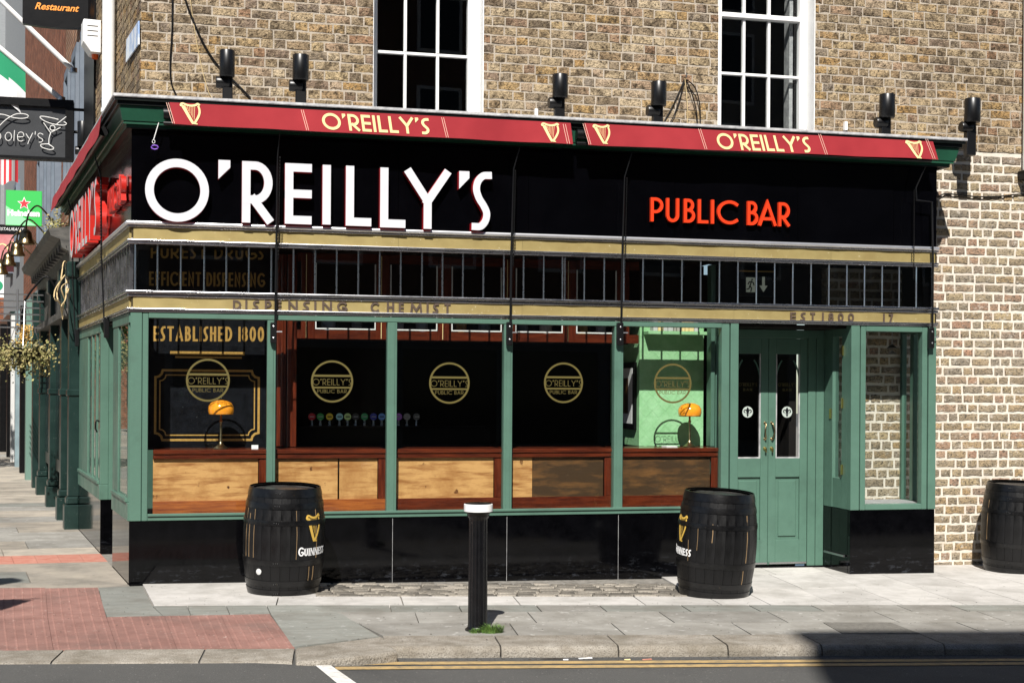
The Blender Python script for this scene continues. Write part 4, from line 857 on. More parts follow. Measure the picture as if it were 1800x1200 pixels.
# ---- door pair in the recess
YD = .60
xm = X_(1349.5, YD, 900); xrt = X_(1418, YD, 900); hwid = xrt - xm; zb = gz(6.3) + .025; ztop = 2.33
def door_leaf(sgn):
    a, b = (xm + .002, xrt) if sgn > 0 else (xm - hwid, xm - .002)
    d = node('door', pub, ((a + b) / 2, YD, zb)); d['label'] = 'green half-glazed door leaf with brass pull handle'
    zg0, zg1 = Z_(1380, 805, YD), 2.12; st = hwid * .19
    for x0, x1 in ((a, a + st), (b - st, b)): box('door_stile', 'green', d, x0, x1, YD, YD + .05, zb, ztop - .05, .003)
    box('door_rail', 'green', d, a + st, b - st, YD + .001, YD + .049, zg1, ztop - .051, .003); zl = Z_(1380, 838, YD)
    box('lock_rail', 'green', d, a + st, b - st, YD + .001, YD + .049, zl, zg0, .003); zk = Z_(1380, 948, YD)
    box('bottom_rail', 'green', d, a + st, b - st, YD + .001, YD + .049, zb, zk, .003); box('door_panel', 'green', d, a + st, b - st, YD + .022, YD + .04, zk, zl); box('raised_field', 'green', d, a + st + .035, b - st - .035, YD + .008, YD + .0215, zk + .035, zl - .035, .006)
    gp = box('door_pane', 'glass', d, a + st, b - st, YD + .026, YD + .031, zg0, zg1)
    box('pane_bead', 'lead', d, a + st, a + st + .012, YD + .004, YD + .025, zg0, zg1); box('pane_bead', 'lead', d, b - st - .012, b - st, YD + .004, YD + .025, zg0, zg1); box('pane_bead', 'lead', d, a + st + .0125, b - st - .0125, YD + .004, YD + .025, zg0, zg0 + .014)
    cx = (a + b) / 2; c = W(1389, 724, YD); fn = plane_fn((cx, YD + .025, c.z), FX, ZV, FN); fl = MB(); r = .064     # frosted roundel with lily
    r = .058; dk = MB(); dk.prism([(r * math.cos(q_ * .2618), r * math.sin(q_ * .2618)) for q_ in range(24)], fn, 0, .0008); dk.build('frosted_disc', 'frost', gp)
    fl.prism([(0, .052), (.015, .027), (.006, .0), (.012, -.011), (-.012, -.011), (-.006, .0), (-.015, .027)], fn, .0009, .0014)
    for s_ in (1, -1): ribbon(fl, cat2([(s_ * .004, -.011), (s_ * .016, .016), (s_ * .032, .021), (s_ * .041, .005), (s_ * .030, -.005)], 4), .005, fn, .0009, .0016 + .0002 * s_, mi=0, ms=0)
    fl.prism([(-.021, -.018), (.021, -.018), (.021, -.012), (-.021, -.012)], fn, .0009, .0020); fl.prism([(0, -.053), (.012, -.030), (.004, -.019), (-.004, -.019), (-.012, -.030)], fn, .0009, .0022)
    fl.m = [0] * len(fl.m); fl.build('lily_emblem', 'inblack', gp)
    tx = MB(); write('BAR', None, plane_fn((cx - .05, YD + .025, c.z + .215), FX, ZV, FN), .10, .028, .004, .001, None, .2, merge=tx)
    write("O'REILLY'S", None, plane_fn((cx - .10, YD + .025, c.z + .265), FX, ZV, FN), .20, .034, .004, .001, None, .2, merge=tx); tx.m = [0] * len(tx.m); tx.build('frosted_lettering', 'logo', gp)
    ga = cat2([(-.0, 0), (.0, .1)], 2)
    # gothic arch tracery over the pane
    tr = MB(); hw_ = (b - a) / 2 - st
    for s_ in (1, -1): ribbon(tr, [(s_ * hw_ * math.cos(k * .13) * 1., .0 + .30 * math.sin(k * .13)) for k in range(9)][:9], .007, plane_fn((cx, YD + .02, zg1 - .33), FX, ZV, FN), 0, .008 + .0006 * s_, mi=0, ms=0)
    tr.build('arched_tracery', 'green', d)
    hx = a + .035 if sgn > 0 else b - .035; h0, h1 = Z_(1357, 769, YD), Z_(1357, 745, YD); by = .035 * sgn * -1
    MB().tube(catmull([(hx, YD - .002, h1 + .012), (hx, YD - .03, h1 + .004), (hx + by * -.45, YD - .045, (h0 + h1) / 2), (hx, YD - .03, h0 - .004), (hx, YD - .002, h0 - .012)], 5), .009, 8).build('pull_handle', 'oldbrass', d, smooth=60)
    for zz in (h1 + .012, h0 - .012): MB().lathe([(.016, 0), (.016, .006), (.008, .01)], (0, 0, 0), 12).build('handle_rose', 'oldbrass', d, smooth=40, Mx=Matrix.Translation((hx, YD + .001, zz)) @ Matrix.Rotation(R_(90), 4, 'X'))
    zl_ = Z_(1357, 788, YD); MB().lathe([(.02, 0), (.02, .008), (.01, .02), (.008, .035)], (0, 0, 0), 14).build('lock_cylinder', 'goldbrass', d, smooth=40, Mx=Matrix.Translation((hx, YD + .001, zl_)) @ Matrix.Rotation(R_(90), 4, 'X'))
    MB().box(hx - .007, hx + .007, YD - .04, YD - .02, zl_ - .035, zl_ + .004).build('lock_lever', 'goldbrass', d, bevel=.002)
    box('weather_bar', 'steel', d, a + .01, b - .01, YD - .02, YD - .001, zb + .01, zb + .028)
door_leaf(1); door_leaf(-1)
# green jamb boards beside the doors, lintel and threshold
for a, b in ((xrt + .003, X_(1432, YD, 900)), (X_(1433, YD, 900), XR1 - .001), (XR0 + .001, xm - hwid - .003)): box('door_jamb', 'green', pub, a, b, YD - .012, YD + .06, gz(6.5) + .01, ztop, .004)
box('door_head', 'green', pub, XR0 + .002, XR1 - .002, YD - .010, YD + .07, ztop - .048, ZBB - .032, .004); box('threshold', 'granite', pub, XR0, XR1, YD - .03, YD + .1, gz(6.5) - .1, gz(6.3) + .012)
box('boot_scraper', 'steel', pub, XR1 - .03, XR1 - .012, .08, .52, .08, .098)
ordn = ['first', 'second', 'third', 'fourth', 'fifth', 'sixth', 'seventh', 'eighth', 'ninth', 'tenth', 'eleventh', 'twelfth', 'thirteenth', 'fourteenth', 'fifteenth']
# ---- side shopfront: bay, door recess, bay
for a, b in ((.012, 1.33), (2.5, SL)):
    sbox('granite_panel', 'granite', plinth, a, b, -.045, -.0005, -.06, ZFB - .002)
    sbox('sill_rail', 'green', pub, a, b, -.08, .012, ZFB, ZGB + .10, .004); sbox('sill_bead', 'green', pub, a + .1, b - .05, -.05, .026, ZGB + .101, ZGB + .135, .003); sbox('head_rail', 'green', pub, a, b, -.08, .010, ZGT - .04, ZBB - .003, .004)
for a, b in ((.081, .16), (.90, 1.0), (1.003, 1.33), (2.5, 2.62), (2.95, 3.05), (3.42, 3.52), (3.95, 4.2), (4.203, SL)):
    sbox('post', 'green', pub, a, b, -.08, .003, ZGB + .1005, ZGT - .0405, .004)
for a, b in ((.161, .899), (2.621, 2.949), (3.051, 3.419), (3.521, 3.949)): sbox('window_pane', 'glass', pub, a, b, -.016, -.010, ZGB + .1005, ZGT - .0405)
sbox('recess_end', 'green', pub, 2.501, 2.56, -.60, -.081, ZFB, ZBB - .003, .004); sbox('granite_panel', 'granite', plinth, 2.503, 2.55, -.60, -.0455, -.06, ZFB - .003)
sbox('recess_end', 'green', pub, 1.27, 1.329, -.60, -.081, ZFB, ZBB - .003, .004); sbox('granite_panel', 'granite', plinth, 1.28, 1.328, -.60, -.0455, -.06, ZFB - .003)
sd = sbox('door', 'green', pub, 1.335, 2.495, -.66, -.60, .0, ZBB - .005, .004); sbox('door_pane', 'dglass', sd, 1.5, 2.3, -.599, -.594, 1.0, 2.1)
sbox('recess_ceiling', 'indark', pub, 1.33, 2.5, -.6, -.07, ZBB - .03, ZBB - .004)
p0 = SP(2.53, .015, 0); z0 = 1.32      # iron door knocker-like pull on the far bay
MB().tube(catmull([SP(2.56, .008, z0 + .05), SP(2.56, .04, z0 + .06), SP(2.56, .045, z0 - .02), SP(2.56, .03, z0 - .06)], 5), .009, 6).build('door_pull', 'black', pub, smooth=60)

# ------------------------------------------------------------------ inside the front windows
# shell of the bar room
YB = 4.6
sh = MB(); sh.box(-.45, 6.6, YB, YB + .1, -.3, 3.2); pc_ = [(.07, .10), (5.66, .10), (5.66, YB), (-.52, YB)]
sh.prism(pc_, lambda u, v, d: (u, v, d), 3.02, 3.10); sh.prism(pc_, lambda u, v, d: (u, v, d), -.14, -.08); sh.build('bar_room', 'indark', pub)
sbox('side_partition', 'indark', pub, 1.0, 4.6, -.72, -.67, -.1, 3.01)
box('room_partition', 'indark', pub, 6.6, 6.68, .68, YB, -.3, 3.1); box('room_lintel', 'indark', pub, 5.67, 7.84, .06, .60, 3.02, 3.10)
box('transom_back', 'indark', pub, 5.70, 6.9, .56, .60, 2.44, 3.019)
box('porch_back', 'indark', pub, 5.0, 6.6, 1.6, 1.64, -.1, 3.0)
# low panelling behind the glass: mahogany frame with pale and dark boards
YP = .11
zt, zl, zp1, zp0, zk = Z_(400, 790, .07), Z_(400, 798, .07), Z_(400, 806, YP), Z_(400, 879, YP), Z_(400, 896, YP)
for k, (a, b) in enumerate(gl):
    a2, b2 = a - .02 if k else a + .045, b + .012
    shf = box('window_shelf', 'mahog', pub, a2, b2, .066, .50, zl, zt, .006); box('shelf_moulding', 'mahog', shf, a2, b2, .078, .11, zp1, zl - .001, .004); box('bottom_rail', 'orwood' if k in (0, 1) else 'mahog', shf, a2, b2, YP - .03, YP - .001, zk - .03, zp0, .003)
    box('panel_stile', 'mahogv', shf, b2 - .075, b2 - .004, YP - .02, YP - .001, zp0 + .0005, zp1 - .0005, .004)
    bd = {0: [(0, 1, 'ply')], 1: [(0, .62, 'ply'), (.635, 1, 'ply')], 2: [(0, 1, 'ply')], 3: [(0, .26, 'ply'), (.262, 1, 'dkply')], 4: [(0, 1, 'dkply')]}[k]; w = b2 - .08 - a2
    for f0, f1, m in bd: box('wood_panel', m, shf, a2 + w * f0, a2 + w * f1, YP, YP + .02, zp0 - .02, zp1 + .01, .002)
# black sign board with gilt lettering in the first bay
YS = .55
sb = box('sign_board', 'inblack', pub, .06, X_(484, YS), YS, YS + .03, zt - .02, 3.0)
def gilt(text, x0, y0, x1, y1, ytop, t):
    fn, w = facade_fn(x0, y0, x1, y1, YS - .0); h = W(x0, ytop, YS).z - W(x0, y0, YS).z; mbt = MB(); write(text, None, fn, w, h, t * h, .003, None, .16, merge=mbt); mbt.m = [0] * len(mbt.m); mbt.build('gilt_lettering', 'gold', sb)
gilt('PUREST DRUGS', 265, 453.8, 464, 456.5, 430, .15); gilt('EFFICIENT DISPENSING', 262, 502, 465, 504.5, 477, .14); gilt('ESTABLISHED 1800', 269, 599.4, 464, 600.3, 573, .15)
gb = MB(); fnS = lambda u, v, d: Vector((u, YS - d, v))
def grect(x0, y0, x1, y1): a, b = W(x0, y1, YS), W(x1, y0, YS); gb.prism([(a.x, a.z), (b.x, a.z), (b.x, b.z), (a.x, b.z)], fnS, 0, .003)
grect(299, 618.5, 430, 622.8); grect(308, 626.8, 425, 629)
for x0, y0, x1, y1, hw, nt_ in ((272.5, 652, 455, 773, .0105, .065), (280.5, 660, 447.5, 764.5, .0055, .055)):
    a, b = W(x0, y1, YS), W(x1, y0, YS); n_ = nt_; P = []
    for cx, cz, sx, sz, a0 in ((a.x, a.z, 1, 1, 0), (b.x, a.z, -1, 1, 0), (b.x, b.z, -1, -1, 0), (a.x, b.z, 1, -1, 0)):
        ar = [(cx + sx * n_ * math.cos(R_(q)), cz + sz * n_ * math.sin(R_(q))) for q in (0, 30, 60, 90)]
        st_ = [(cx + sx * (n_ + .03), cz), ] ; en = [(cx, cz + sz * (n_ + .03))]
        seg = st_ + ar + en
        P += seg[::-1] if (sx * sz > 0) else seg
    ribbon(gb, P, hw, fnS, 0, .003 if hw > .008 else .0036, True, 0, 0)
gb.m = [0] * len(gb.m); gb.build('gilt_border', 'gold', sb)
# overhead cabinets
YCb = .50; cz0 = Z_(800, 599, YCb); ca_, cb_ = X_(521, YCb), X_(1122, YCb)
cab = box('wall_cabinet', 'mahog', pub, ca_, cb_, YCb, YCb + .02, cz0, cz0 + .085, .003); box('cabinet_top', 'mahog', cab, ca_, cb_, YCb, YCb + .02, 2.93, 3.015); box('cabinet_floor', 'mahog', cab, ca_, cb_, YCb + .021, YCb + .34, cz0 + .03, cz0 + .05); box('cabinet_back', 'indark', cab, ca_, cb_, YCb + .34, YCb + .36, cz0, 3.015)
cpx = [540, 672, 780, 893, 1000, 1094]; cxs = [X_(p, YCb) for p in cpx]
for i, x in enumerate(cxs): box('cabinet_stile', 'mahogv', cab, x - .065, x + .065, YCb - .006, YCb + .016, cz0 + .0005, 3.014, .003); box('inlay_line', 'cream', cab, x - .02, x - .014, YCb - .0085, YCb - .0062, cz0 + .01, 3.0); 
cbays = list(zip(cxs[:-1], cxs[1:]))
for a, b in cbays:
    a += .07; b -= .07; zz = cz0 + .092
    fr = MB(); fr.box(a, b, YCb - .004, YCb + .012, zz, zz + .012); fr.box(a, a + .01, YCb - .004, YCb + .012, zz + .0125, 2.92); fr.box(b - .01, b, YCb - .004, YCb + .012, zz + .0125, 2.92); fr.build('white_inlay', 'white', cab)
jc = [(.30, .32, .34), (.20, .24, .28), (.42, .40, .36), (.36, .20, .06), (.12, .14, .16)]
for i, c in enumerate(jc): M['jar%d' % i] = mat('jar_glaze_%d' % i, c, .2, c2=tuple(x * .7 for x in c), scale=9)
jn = 0
for i, (a, b) in enumerate(cbays):
    for q in (.3, .68):
        x = a + (b - a) * q; h = random.uniform(.20, .30); r = random.uniform(.05, .075)
        t = thing('apothecary_jar', (x, YCb + .17, cz0 + .0505), '%s apothecary jar from the left in the overhead cabinet' % ordn[jn], 'jar', 'jars in the overhead cabinet'); jn += 1
        MB().lathe([(r * .8, 0), (r * .9, .01), (r, h * .3), (r, h * .6), (r * .6, h * .75), (r * .62, h * .8)], (x, YCb + .17, cz0 + .0505), 16).build('body', 'jar%d' % random.randrange(5), t, smooth=40); MB().lathe([(r * .66, h * .8), (r * .6, h * .86), (r * .15, h * .93), (r * .2, h)], (x, YCb + .17, cz0 + .0515), 16).build('lid', 'jar%d' % random.randrange(5), t, smooth=40)
# mahogany pilaster
pil = box('pilaster', 'mahogv', pub, X_(504, .52), X_(521, .52) - .002, .50, .60, zt + .002, 3.0, .006); box('pilaster_side', 'mahogv', pil, X_(486, .52), X_(503.5, .52), .54, .60, zt + .002, 3.0, .01); MB().tube([(X_(496, .52), .545, zt + .01), (X_(496, .52), .545, 3.0)], .018, 8).build('reeding', 'mahogv', pil, smooth=50)
# papered wall at the right, its return carries a framed picture
xa, xb = X_(1123.5, YS), X_(1236, YS)
pw = box('papered_wall', 'pgreen', pub, xa, xb, YS, 1.5, zt + .001, 2.52); box('wall_head', 'indark', pub, xa, xb, YS + .01, 1.5, 2.521, 2.999)
for i in range(5):       # lincrusta lattice in relief
    for j in range(12):
        cx, cz = xa + (xb - xa) * (i + .5) / 5, zt + .06 + .15 * j; w = (xb - xa) / 10 - .004
        if cz + .08 < 2.51:
            ms_ = MB(); ribbon(ms_, [(cx, cz - .068), (cx + w, cz), (cx, cz + .068), (cx - w, cz)], .005, lambda u, v, d: Vector((u, YS - d, v)), 0, .0016, True, 0, 0); ms_.build('relief_diamond', 'pgreen', pw)
pv = box('pelmet_shelf', 'pgreen', pub, xa + .04, xb - .02, .40, YS - .001, Z_(1180, 588, .4), Z_(1180, 582, .4), .004)
xx = xa + .10; bk = 0
while xx < xb - .12:
    w = random.uniform(.035, .06); m_ = random.choice(('sidewhite', 'cream', 'jar2'))
    o = MB().box(xx, xx + w - .006, .42, .53, Z_(1180, 582, .4) + .001, Z_(1180, 582, .4) + random.uniform(.16, .24)).build('book', m_, None, bevel=.003)
    tag(o, '%s book from the left, pale spine, on the high shelf over the wallpaper' % ordn[bk], 'book', 'books on the high shelf'); xx += w; bk += 1
pc = thing('framed_picture', (xa, .95, 1.7), 'black framed picture with white mount on the green papered wall', 'picture')
zc0, zc1 = 1.34, 2.02
pfx = xa - .03
MB().box(pfx, xa - .001, .62, 1.28, zc0, zc1).build('frame', 'black', pc, bevel=.006); box('mount', 'wprint', pc, pfx - .004, pfx - .0005, .68, 1.22, zc0 + .06, zc1 - .06); box('print', 'dkply', pc, pfx - .007, pfx - .0045, .80, 1.10, zc0 + .16, zc1 - .16)
box('inner_post', 'green', pub, X_(1248, .4), X_(1255, .4), .38, .50, zt, 3.0, .004)
box('bay_floor', 'lead', pub, XR1 + .08, WD - .06, .09, YW, ZFB - .03, ZGB - .003); 
for y0_, y1_ in ((.081, .115), (.345, .415), (.575, YW)): box('bay_post', 'green', pub, WD - .055, WD - .002, y0_, y1_, ZGB + .001, ZGT - .006, .003)
box('bay_rail', 'green', pub, WD - .056, WD - .003, .081, YW, ZFB, ZGB, .003); box('bay_rail', 'green', pub, WD - .056, WD - .003, .081, YW, ZGT - .005, ZBB - .004, .003)
for y0_, y1_ in ((.116, .344), (.416, .574)): box('bay_pane', 'glass', pub, WD - .03, WD - .025, y0_, y1_, ZGB + .001, ZGT - .006)
box('bay_ceiling', 'indark', pub, XR1 + .076, WD - .056, .09, YW, ZBB - .03, ZBB - .005)
# counter with beer taps
bar = box('bar_counter', 'indark', pub, X_(520, 1.7), X_(860, 1.7), 1.62, 2.1, -.08, Z_(640, 750, 1.62), .01)
tcol = [(.35, .03, .04), (.05, .25, .08), (.62, .45, .05), (.30, .55, .60), (.45, .60, .25), (.05, .05, .05), (.06, .28, .12), (.05, .06, .30), (.12, .25, .55), (.28, .10, .40), (.2, .2, .2), (.1, .1, .1)]
tname = ['dark red', 'green', 'yellow', 'pale blue', 'lime', 'black', 'deep green', 'navy', 'blue', 'purple', 'grey', 'charcoal']
for i, (zx, c) in enumerate(zip((352, 412, 476, 546, 603, 660, 722, 785, 843, 961, 1020, 1087), tcol)):
    px = 460 + zx / 4; p0, p1 = W(px, 748, 1.66), W(px, 732, 1.66); t = thing('beer_tap', (p0.x, 1.66, bar_z if False else p0.z), 'beer tap with round %s badge on the bar counter' % tname[i], 'beer tap')
    MB().lathe([(.016, 0), (.012, .02), (.010, p1.z - p0.z - .035)], (p0.x, 1.66, p0.z), 10).build('tap_post', 'chrome', t, smooth=40)
    m_ = mat('tap_badge_%d' % i, c, .3, emit=c, estr=.07); MB().lathe([(.034, 0), (.036, .006), (.036, .014), (.030, .018)], (0, 0, 0), 18).build('badge', m_, t, smooth=30, Mx=Matrix.Translation((p1.x, 1.655, p1.z)) @ Matrix.Rotation(R_(90), 4, 'X'))
    mk = MB(); mk.box(-.022, .022, 0, .0015, -.006, .006); mk.build('badge_mark', mat('tap_mark_%d' % i, (.7, .7, .68) if sum(c) < .9 else (.03, .03, .04), .4), t, Mx=Matrix.Translation((p1.x, 1.635, p1.z)))
# fire exit sign behind the transom
ex = thing('exit_sign', W(1331, 510, .5), 'black fire exit sign with running figure and down arrow behind the transom', 'sign')
a, b = W(1300, 520, .5), W(1362, 479, .5); box('sign_panel', 'inblack', ex, a.x, b.x, .50, .515, a.z, b.z); box('amber_edge', 'gold', ex, a.x, b.x, .496, .515, b.z + .001, b.z + .014)
M['exitpic'] = mat('exit_pictogram', (.42, .45, .40), .5, emit=(.5, .55, .45), estr=.12)
fnE = lambda u, v, d: Vector((a.x + u, .4995 - d, a.z + v)); e = MB(); e.prism([(.07, .04), (.17, .04), (.17, .19), (.07, .19)], fnE, 0, .001)
e.prism([(.245, .20), (.275, .20), (.275, .11), (.305, .11), (.26, .045), (.215, .11), (.245, .11)], fnE, 0, .001); e.build('pictogram', 'exitpic', ex)
e = MB(); e.prism([(.135 + .011 * math.cos(k), .168 + .011 * math.sin(k)) for k in (0, 1, 2, 3, 4, 5)], fnE, .001, .002)
for P in ([(.128, .15), (.112, .105)], [(.112, .105), (.13, .08), (.122, .05)], [(.112, .105), (.10, .075), (.08, .07)], [(.128, .15), (.15, .135), (.155, .115)], [(.126, .148), (.105, .145), (.092, .125)]): ribbon(e, P, .006, fnE, .001, .0025 + .0003 * len(e.v) / 50, mi=0, ms=0)
e.m = [0] * len(e.m); e.build('running_figure', 'inblack', ex)
# two table lamps with amber shades
def lamp(px, Y, y0, y1, yb, label):
    b = W(px, yb, Y); zs0, zs1 = W(px, y1, Y).z, W(px, y0, Y).z; h = zs1 - b.z; t = thing('table_lamp', (b.x, Y, zt + .001), label, 'lamp'); c = (b.x, Y, zt + .001); H = zs1 - zt
    MB().lathe([(.068, 0), (.068, .008), (.045, .022), (.022, .045), (.012, .07), (.014, .12), (.010, .13), (.012, .17), (.009, .18), (.011, .24), (.018, .25), (.010, .262), (.008, H - .07)], c, 20).build('stem', 'oldbrass', t, smooth=50)
    r = .117; MB().lathe([(r * .93, H - .128), (r, H - .10), (r * .98, H - .06), (r * .80, H - .025), (r * .45, H - .006), (.02, H), (.002, H)], c, 28, cap=False).build('lamp_shade', 'amber', t, smooth=60)
    MB().lathe([(r * .935, H - .134), (r * .955, H - .1285)], c, 28, cap=False).build('shade_rim', 'oldbrass', t)
lamp(388, .25, 703, 727, 790, 'amber glass table lamp on the shelf before the black sign board'); lamp(1212, .30, 708, 728, 788, 'amber glass table lamp on the shelf before the green wallpaper')
cdp = W(448, 789, .2); o = MB().obox((cdp.x - .03, .2, zt + .001), (.06, 0, 0), (0, .01, 0), (0, .003, .035)).build('price_card', 'wprint'); tag(o, 'small white card standing beside the lamp under the gilt border', 'card')
nb_ = W(1180, 789, .25); o = MB().obox((nb_.x - .06, .22, zt + .001), (.12, .02, 0), (-.02, .09, 0), (0, 0, .012)).build('notebook', 'wprint'); tag(o, 'small pale notebook lying on the shelf by the wallpaper', 'notebook')
# solid pendant shades added to stand in for a reflection in the small bay
pp = thing('reflected_pendant', W(1568, 612, .35), 'tiered metal shades standing in for a reflection in the small right-hand bay', 'lamp'); c = W(1568, 612, .35)
MB().tube([(c.x, .35, c.z), (c.x, .35, 2.37)], .004, 6).build('flex', 'steel', pp)
for dz in (0, .065): MB().lathe([(.055, 0), (.03, .025), (.008, .04)], (c.x, .35, c.z - dz), 18, cap=False).build('shade', 'steel', pp, smooth=50)

# ------------------------------------------------------------------ awnings and their ironwork
def awning(name, tl, tr, bl, br, stitches, text, harps, label):
    Y = -.25; a = W(*tl, Y); b = W(*tr, Y); t = thing(name, ((a.x + b.x) / 2, Y, b.z), label, 'awning', 'awnings rolled up under the front cornice')
    P = [W(*q, Y) for q in (bl, br, tr, tl)]; nx, nz = 60, 5; g = []
    def wave(u, v): return .006 * math.sin(u * 5.3) * (1 - v) + .003 * math.sin(u * 17 + 1) * (1 - v) + .004 * (1 - v)
    def at(f, v):
        p = (P[0] * (1 - f) + P[1] * f) * (1 - v) + (P[3] * (1 - f) + P[2] * f) * v; return p
    def fnV(x, z, d): # along the valance in metres from its lower left corner
        L = (P[1] - P[0]).length; f = x / L; p = at(f, 0) * 1; hz = (at(f, 1).z - p.z); v = z / hz; q = at(f, v); return Vector((q.x, Y - wave(q.x, v) - d, q.z))
    for j in range(nz + 1):
        for i in range(nx + 1):
            q = at(i / nx, j / nz); g.append((q.x, Y - wave(q.x, j / nz), q.z + .002 * math.sin(q.x * 7) * (1 - j / nz)))
    mbv = MB(); fs = [(j * (nx + 1) + i, j * (nx + 1) + i + 1, (j + 1) * (nx + 1) + i + 1, (j + 1) * (nx + 1) + i) for j in range(nz) for i in range(nx)]
    mbv.add(g, fs); k = len(mbv.v); mbv.add([(x, y + .004, z) for x, y, z in g], [f_[::-1] for f_ in fs])
    val = mbv.build('valance', 'valance', t, smooth=60, fixn=False); L = (P[1] - P[0]).length; hz = P[3].z - P[0].z
    px2u = lambda px, py: (W(px, py, Y).x - P[0].x) / (P[1].x - P[0].x) * L
    for px, py in stitches:
        st = MB(); u = px2u(px, py); ribbon(st, [(u - .0, 0.004), (u - .02, hz - .004)], .0022, fnV, .001, .003, mi=0, ms=0, ext=False); st.m = [0] * len(st.m); st.build('stitch_line', 'creamd', val)
    (x0, y0), (x1, y1), yt = text; u0, u1 = px2u(x0, y0), px2u(x1, y1); h = W(x0, yt, Y).z - W(x0, y0, Y).z; v0 = W(x0, y0, Y).z - at(u0 / L, 0).z
    def fnT(u, v, d): return fnV(u + u0, v + v0, d + .0025)
    lay, tot = layout("O'REILLY'S", h, .024, .11 * h); kf = (u1 - u0) / tot
    for ch, u, gw in lay: glyph_mb(ch, max(gw * kf, .024), h, .024, fnT, .002, u0=u * kf).build('printed_letter', ['cream', 'cream'], val)
    for hx0, hx1, hy0, hy1 in harps:
        hm = MB(); u0h = px2u(hx0, hy1); p_ = W(hx0, hy1, Y); wv = W(hx1, hy1, Y).x - p_.x; hh = W(hx0, hy0, Y).z - p_.z; vb_ = p_.z - at(u0h / L, 0).z
        harp(hm, lambda u, v, d: fnV(u, v, d + .0025), u0h, vb_, wv, hh, .002); hm.m = [0] * len(hm.m); hm.build('printed_harp', 'cream', val)
    for z_, r in ((4.135, .050), (4.05, .018)):
        MB().tube([(a.x - .05, -.165, z_), (b.x + .03, -.165, z_)], r, 16).build('roller' if r > .03 else 'front_bar', 'spot', t, smooth=50)
    return t
aw1 = awning('awning', (298, 180), (1003, 216.3), (305, 218.5), (1007, 254), [(303.5, 218), (307, 218), (539, 230), (542.5, 230), (784.5, 243), (788, 243), (997, 254), (1001, 254)], ((569, 227.8), (757, 238.2), 198.5), [(324, 357, 182, 218), (956, 985, 217, 249)], 'red canvas awning valance on the left with cream lettering and two harps')
aw2 = awning('awning', (1027, 216.5), (1640, 249), (1034, 255), (1649, 280.5), [(1035, 255), (1038.5, 255), (1239, 265), (1242.5, 265), (1451, 274), (1454.5, 274), (1640, 280), (1643.5, 280)], ((1263.7, 262.3), (1427, 269.8), 234.2), [(1049, 1077, 220, 252.5), (1600, 1627, 248.5, 278)], 'red canvas awning valance on the right with cream lettering and two harps')
aw3 = t = thing('awning', SP(3.5, .3, 4.1), 'red canvas awning valance on the side street front', 'awning', 'awnings rolled up under the front cornice')
mbv = MB(); g = []; nx = 30
for j in range(3):
    for i in range(nx + 1): s = .55 + 6.3 * i / nx; g.append(SP(s, .215 + .006 * math.sin(s * 5) + .012 * (1 - j), 4.03 + .095 * j))
fs = [(j * (nx + 1) + i, j * (nx + 1) + i + 1, (j + 1) * (nx + 1) + i + 1, (j + 1) * (nx + 1) + i) for j in range(2) for i in range(nx)]
mbv.add(g, fs); mbv.add([Vector(p) - SN * .004 for p in g], [f_[::-1] for f_ in fs]); mbv.build('valance', 'valance', t, smooth=60, fixn=False); MB().tube([SP(.9, .15, 4.13), SP(6.85, .15, 4.13)], .045, 14).build('roller', 'spot', t, smooth=50)
def chain(mb, a, b, link_=.022, r=.0026):
    a, b = Vector(a), Vector(b); n = max(2, int((b - a).length / (link_ * .72))); d = (b - a).normalized(); e = Vector((1, 0, 0)) if abs(d.x) < .8 else Vector((0, 1, 0)); f = d.cross(e).normalized(); e = f.cross(d)
    for i in range(n):
        c = a + (b - a) * ((i + .5) / n); s = e if i % 2 else f
        mb.tube([c + d * (link_ / 2 * math.cos(q)) + s * (link_ * .32 * math.sin(q)) for q in [k * math.pi / 4 for k in range(8)]], r, 4, closed=True)
def arm(par, pts, bx, by0, by1, ch):
    P = [W(x, y, yy) for x, y, yy in pts]; t = node('awning_arm', par, P[-1])
    MB().tube(P, [.005, .007] + [.011] * (len(P) - 2), 8).build('rod', 'spot', t, smooth=50)
    a, b = W(bx[0], by1, -.05), W(bx[1], by0, -.05); br = MB().box(a.x, b.x, -.075, -.0285, a.z, b.z).build('mount', 'spot', t, bevel=.006)
    for f in (.25, .8): MB().lathe([(.010, 0), (.009, .005), (.004, .007)], (0, 0, 0), 8).build('bolt', 'steel', t, Mx=Matrix.Translation(((a.x + b.x) / 2, -.0755, a.z + (b.z - a.z) * f)) @ Matrix.Rotation(R_(90), 4, 'X'))
    MB().tube([((a.x + b.x) / 2, -.06, a.z + (b.z - a.z) * .55), (b.x + .05, -.055, a.z + (b.z - a.z) * .56)], .006, 6).build('pin', 'steel', t)
    c = MB(); chain(c, W(*ch[0]), W(*ch[1])); c.build('chain', 'steel' if False else 'black', t, smooth=60)
arm(aw1, [(492, 232, -.16), (488, 275, -.11), (486, 420, -.10), (484, 572, -.06)], (475, 486), 567, 603, ((492, 276, -.12), (489, 456, -.12)))
arm(aw1, [(914, 258, -.16), (903, 297, -.11), (899, 440, -.10), (897, 575, -.06)], (890, 900), 566, 607, ((906, 300, -.12), (902, 468, -.12)))
arm(aw2, [(1111, 268, -.16), (1098, 311, -.11), (1094, 450, -.10), (1092, 575, -.06)], (1084, 1095), 567, 607, ((1102, 313, -.12), (1098, 478, -.12)))
arm(aw2, [(1628, 290, -.16), (1610, 330, -.11), (1611, 352, -.11), (1638, 355, -.11), (1640, 460, -.10), (1639, 580, -.06)], (1632, 1641), 576, 612, ((1607, 334, -.12), (1606, 490, -.12)))
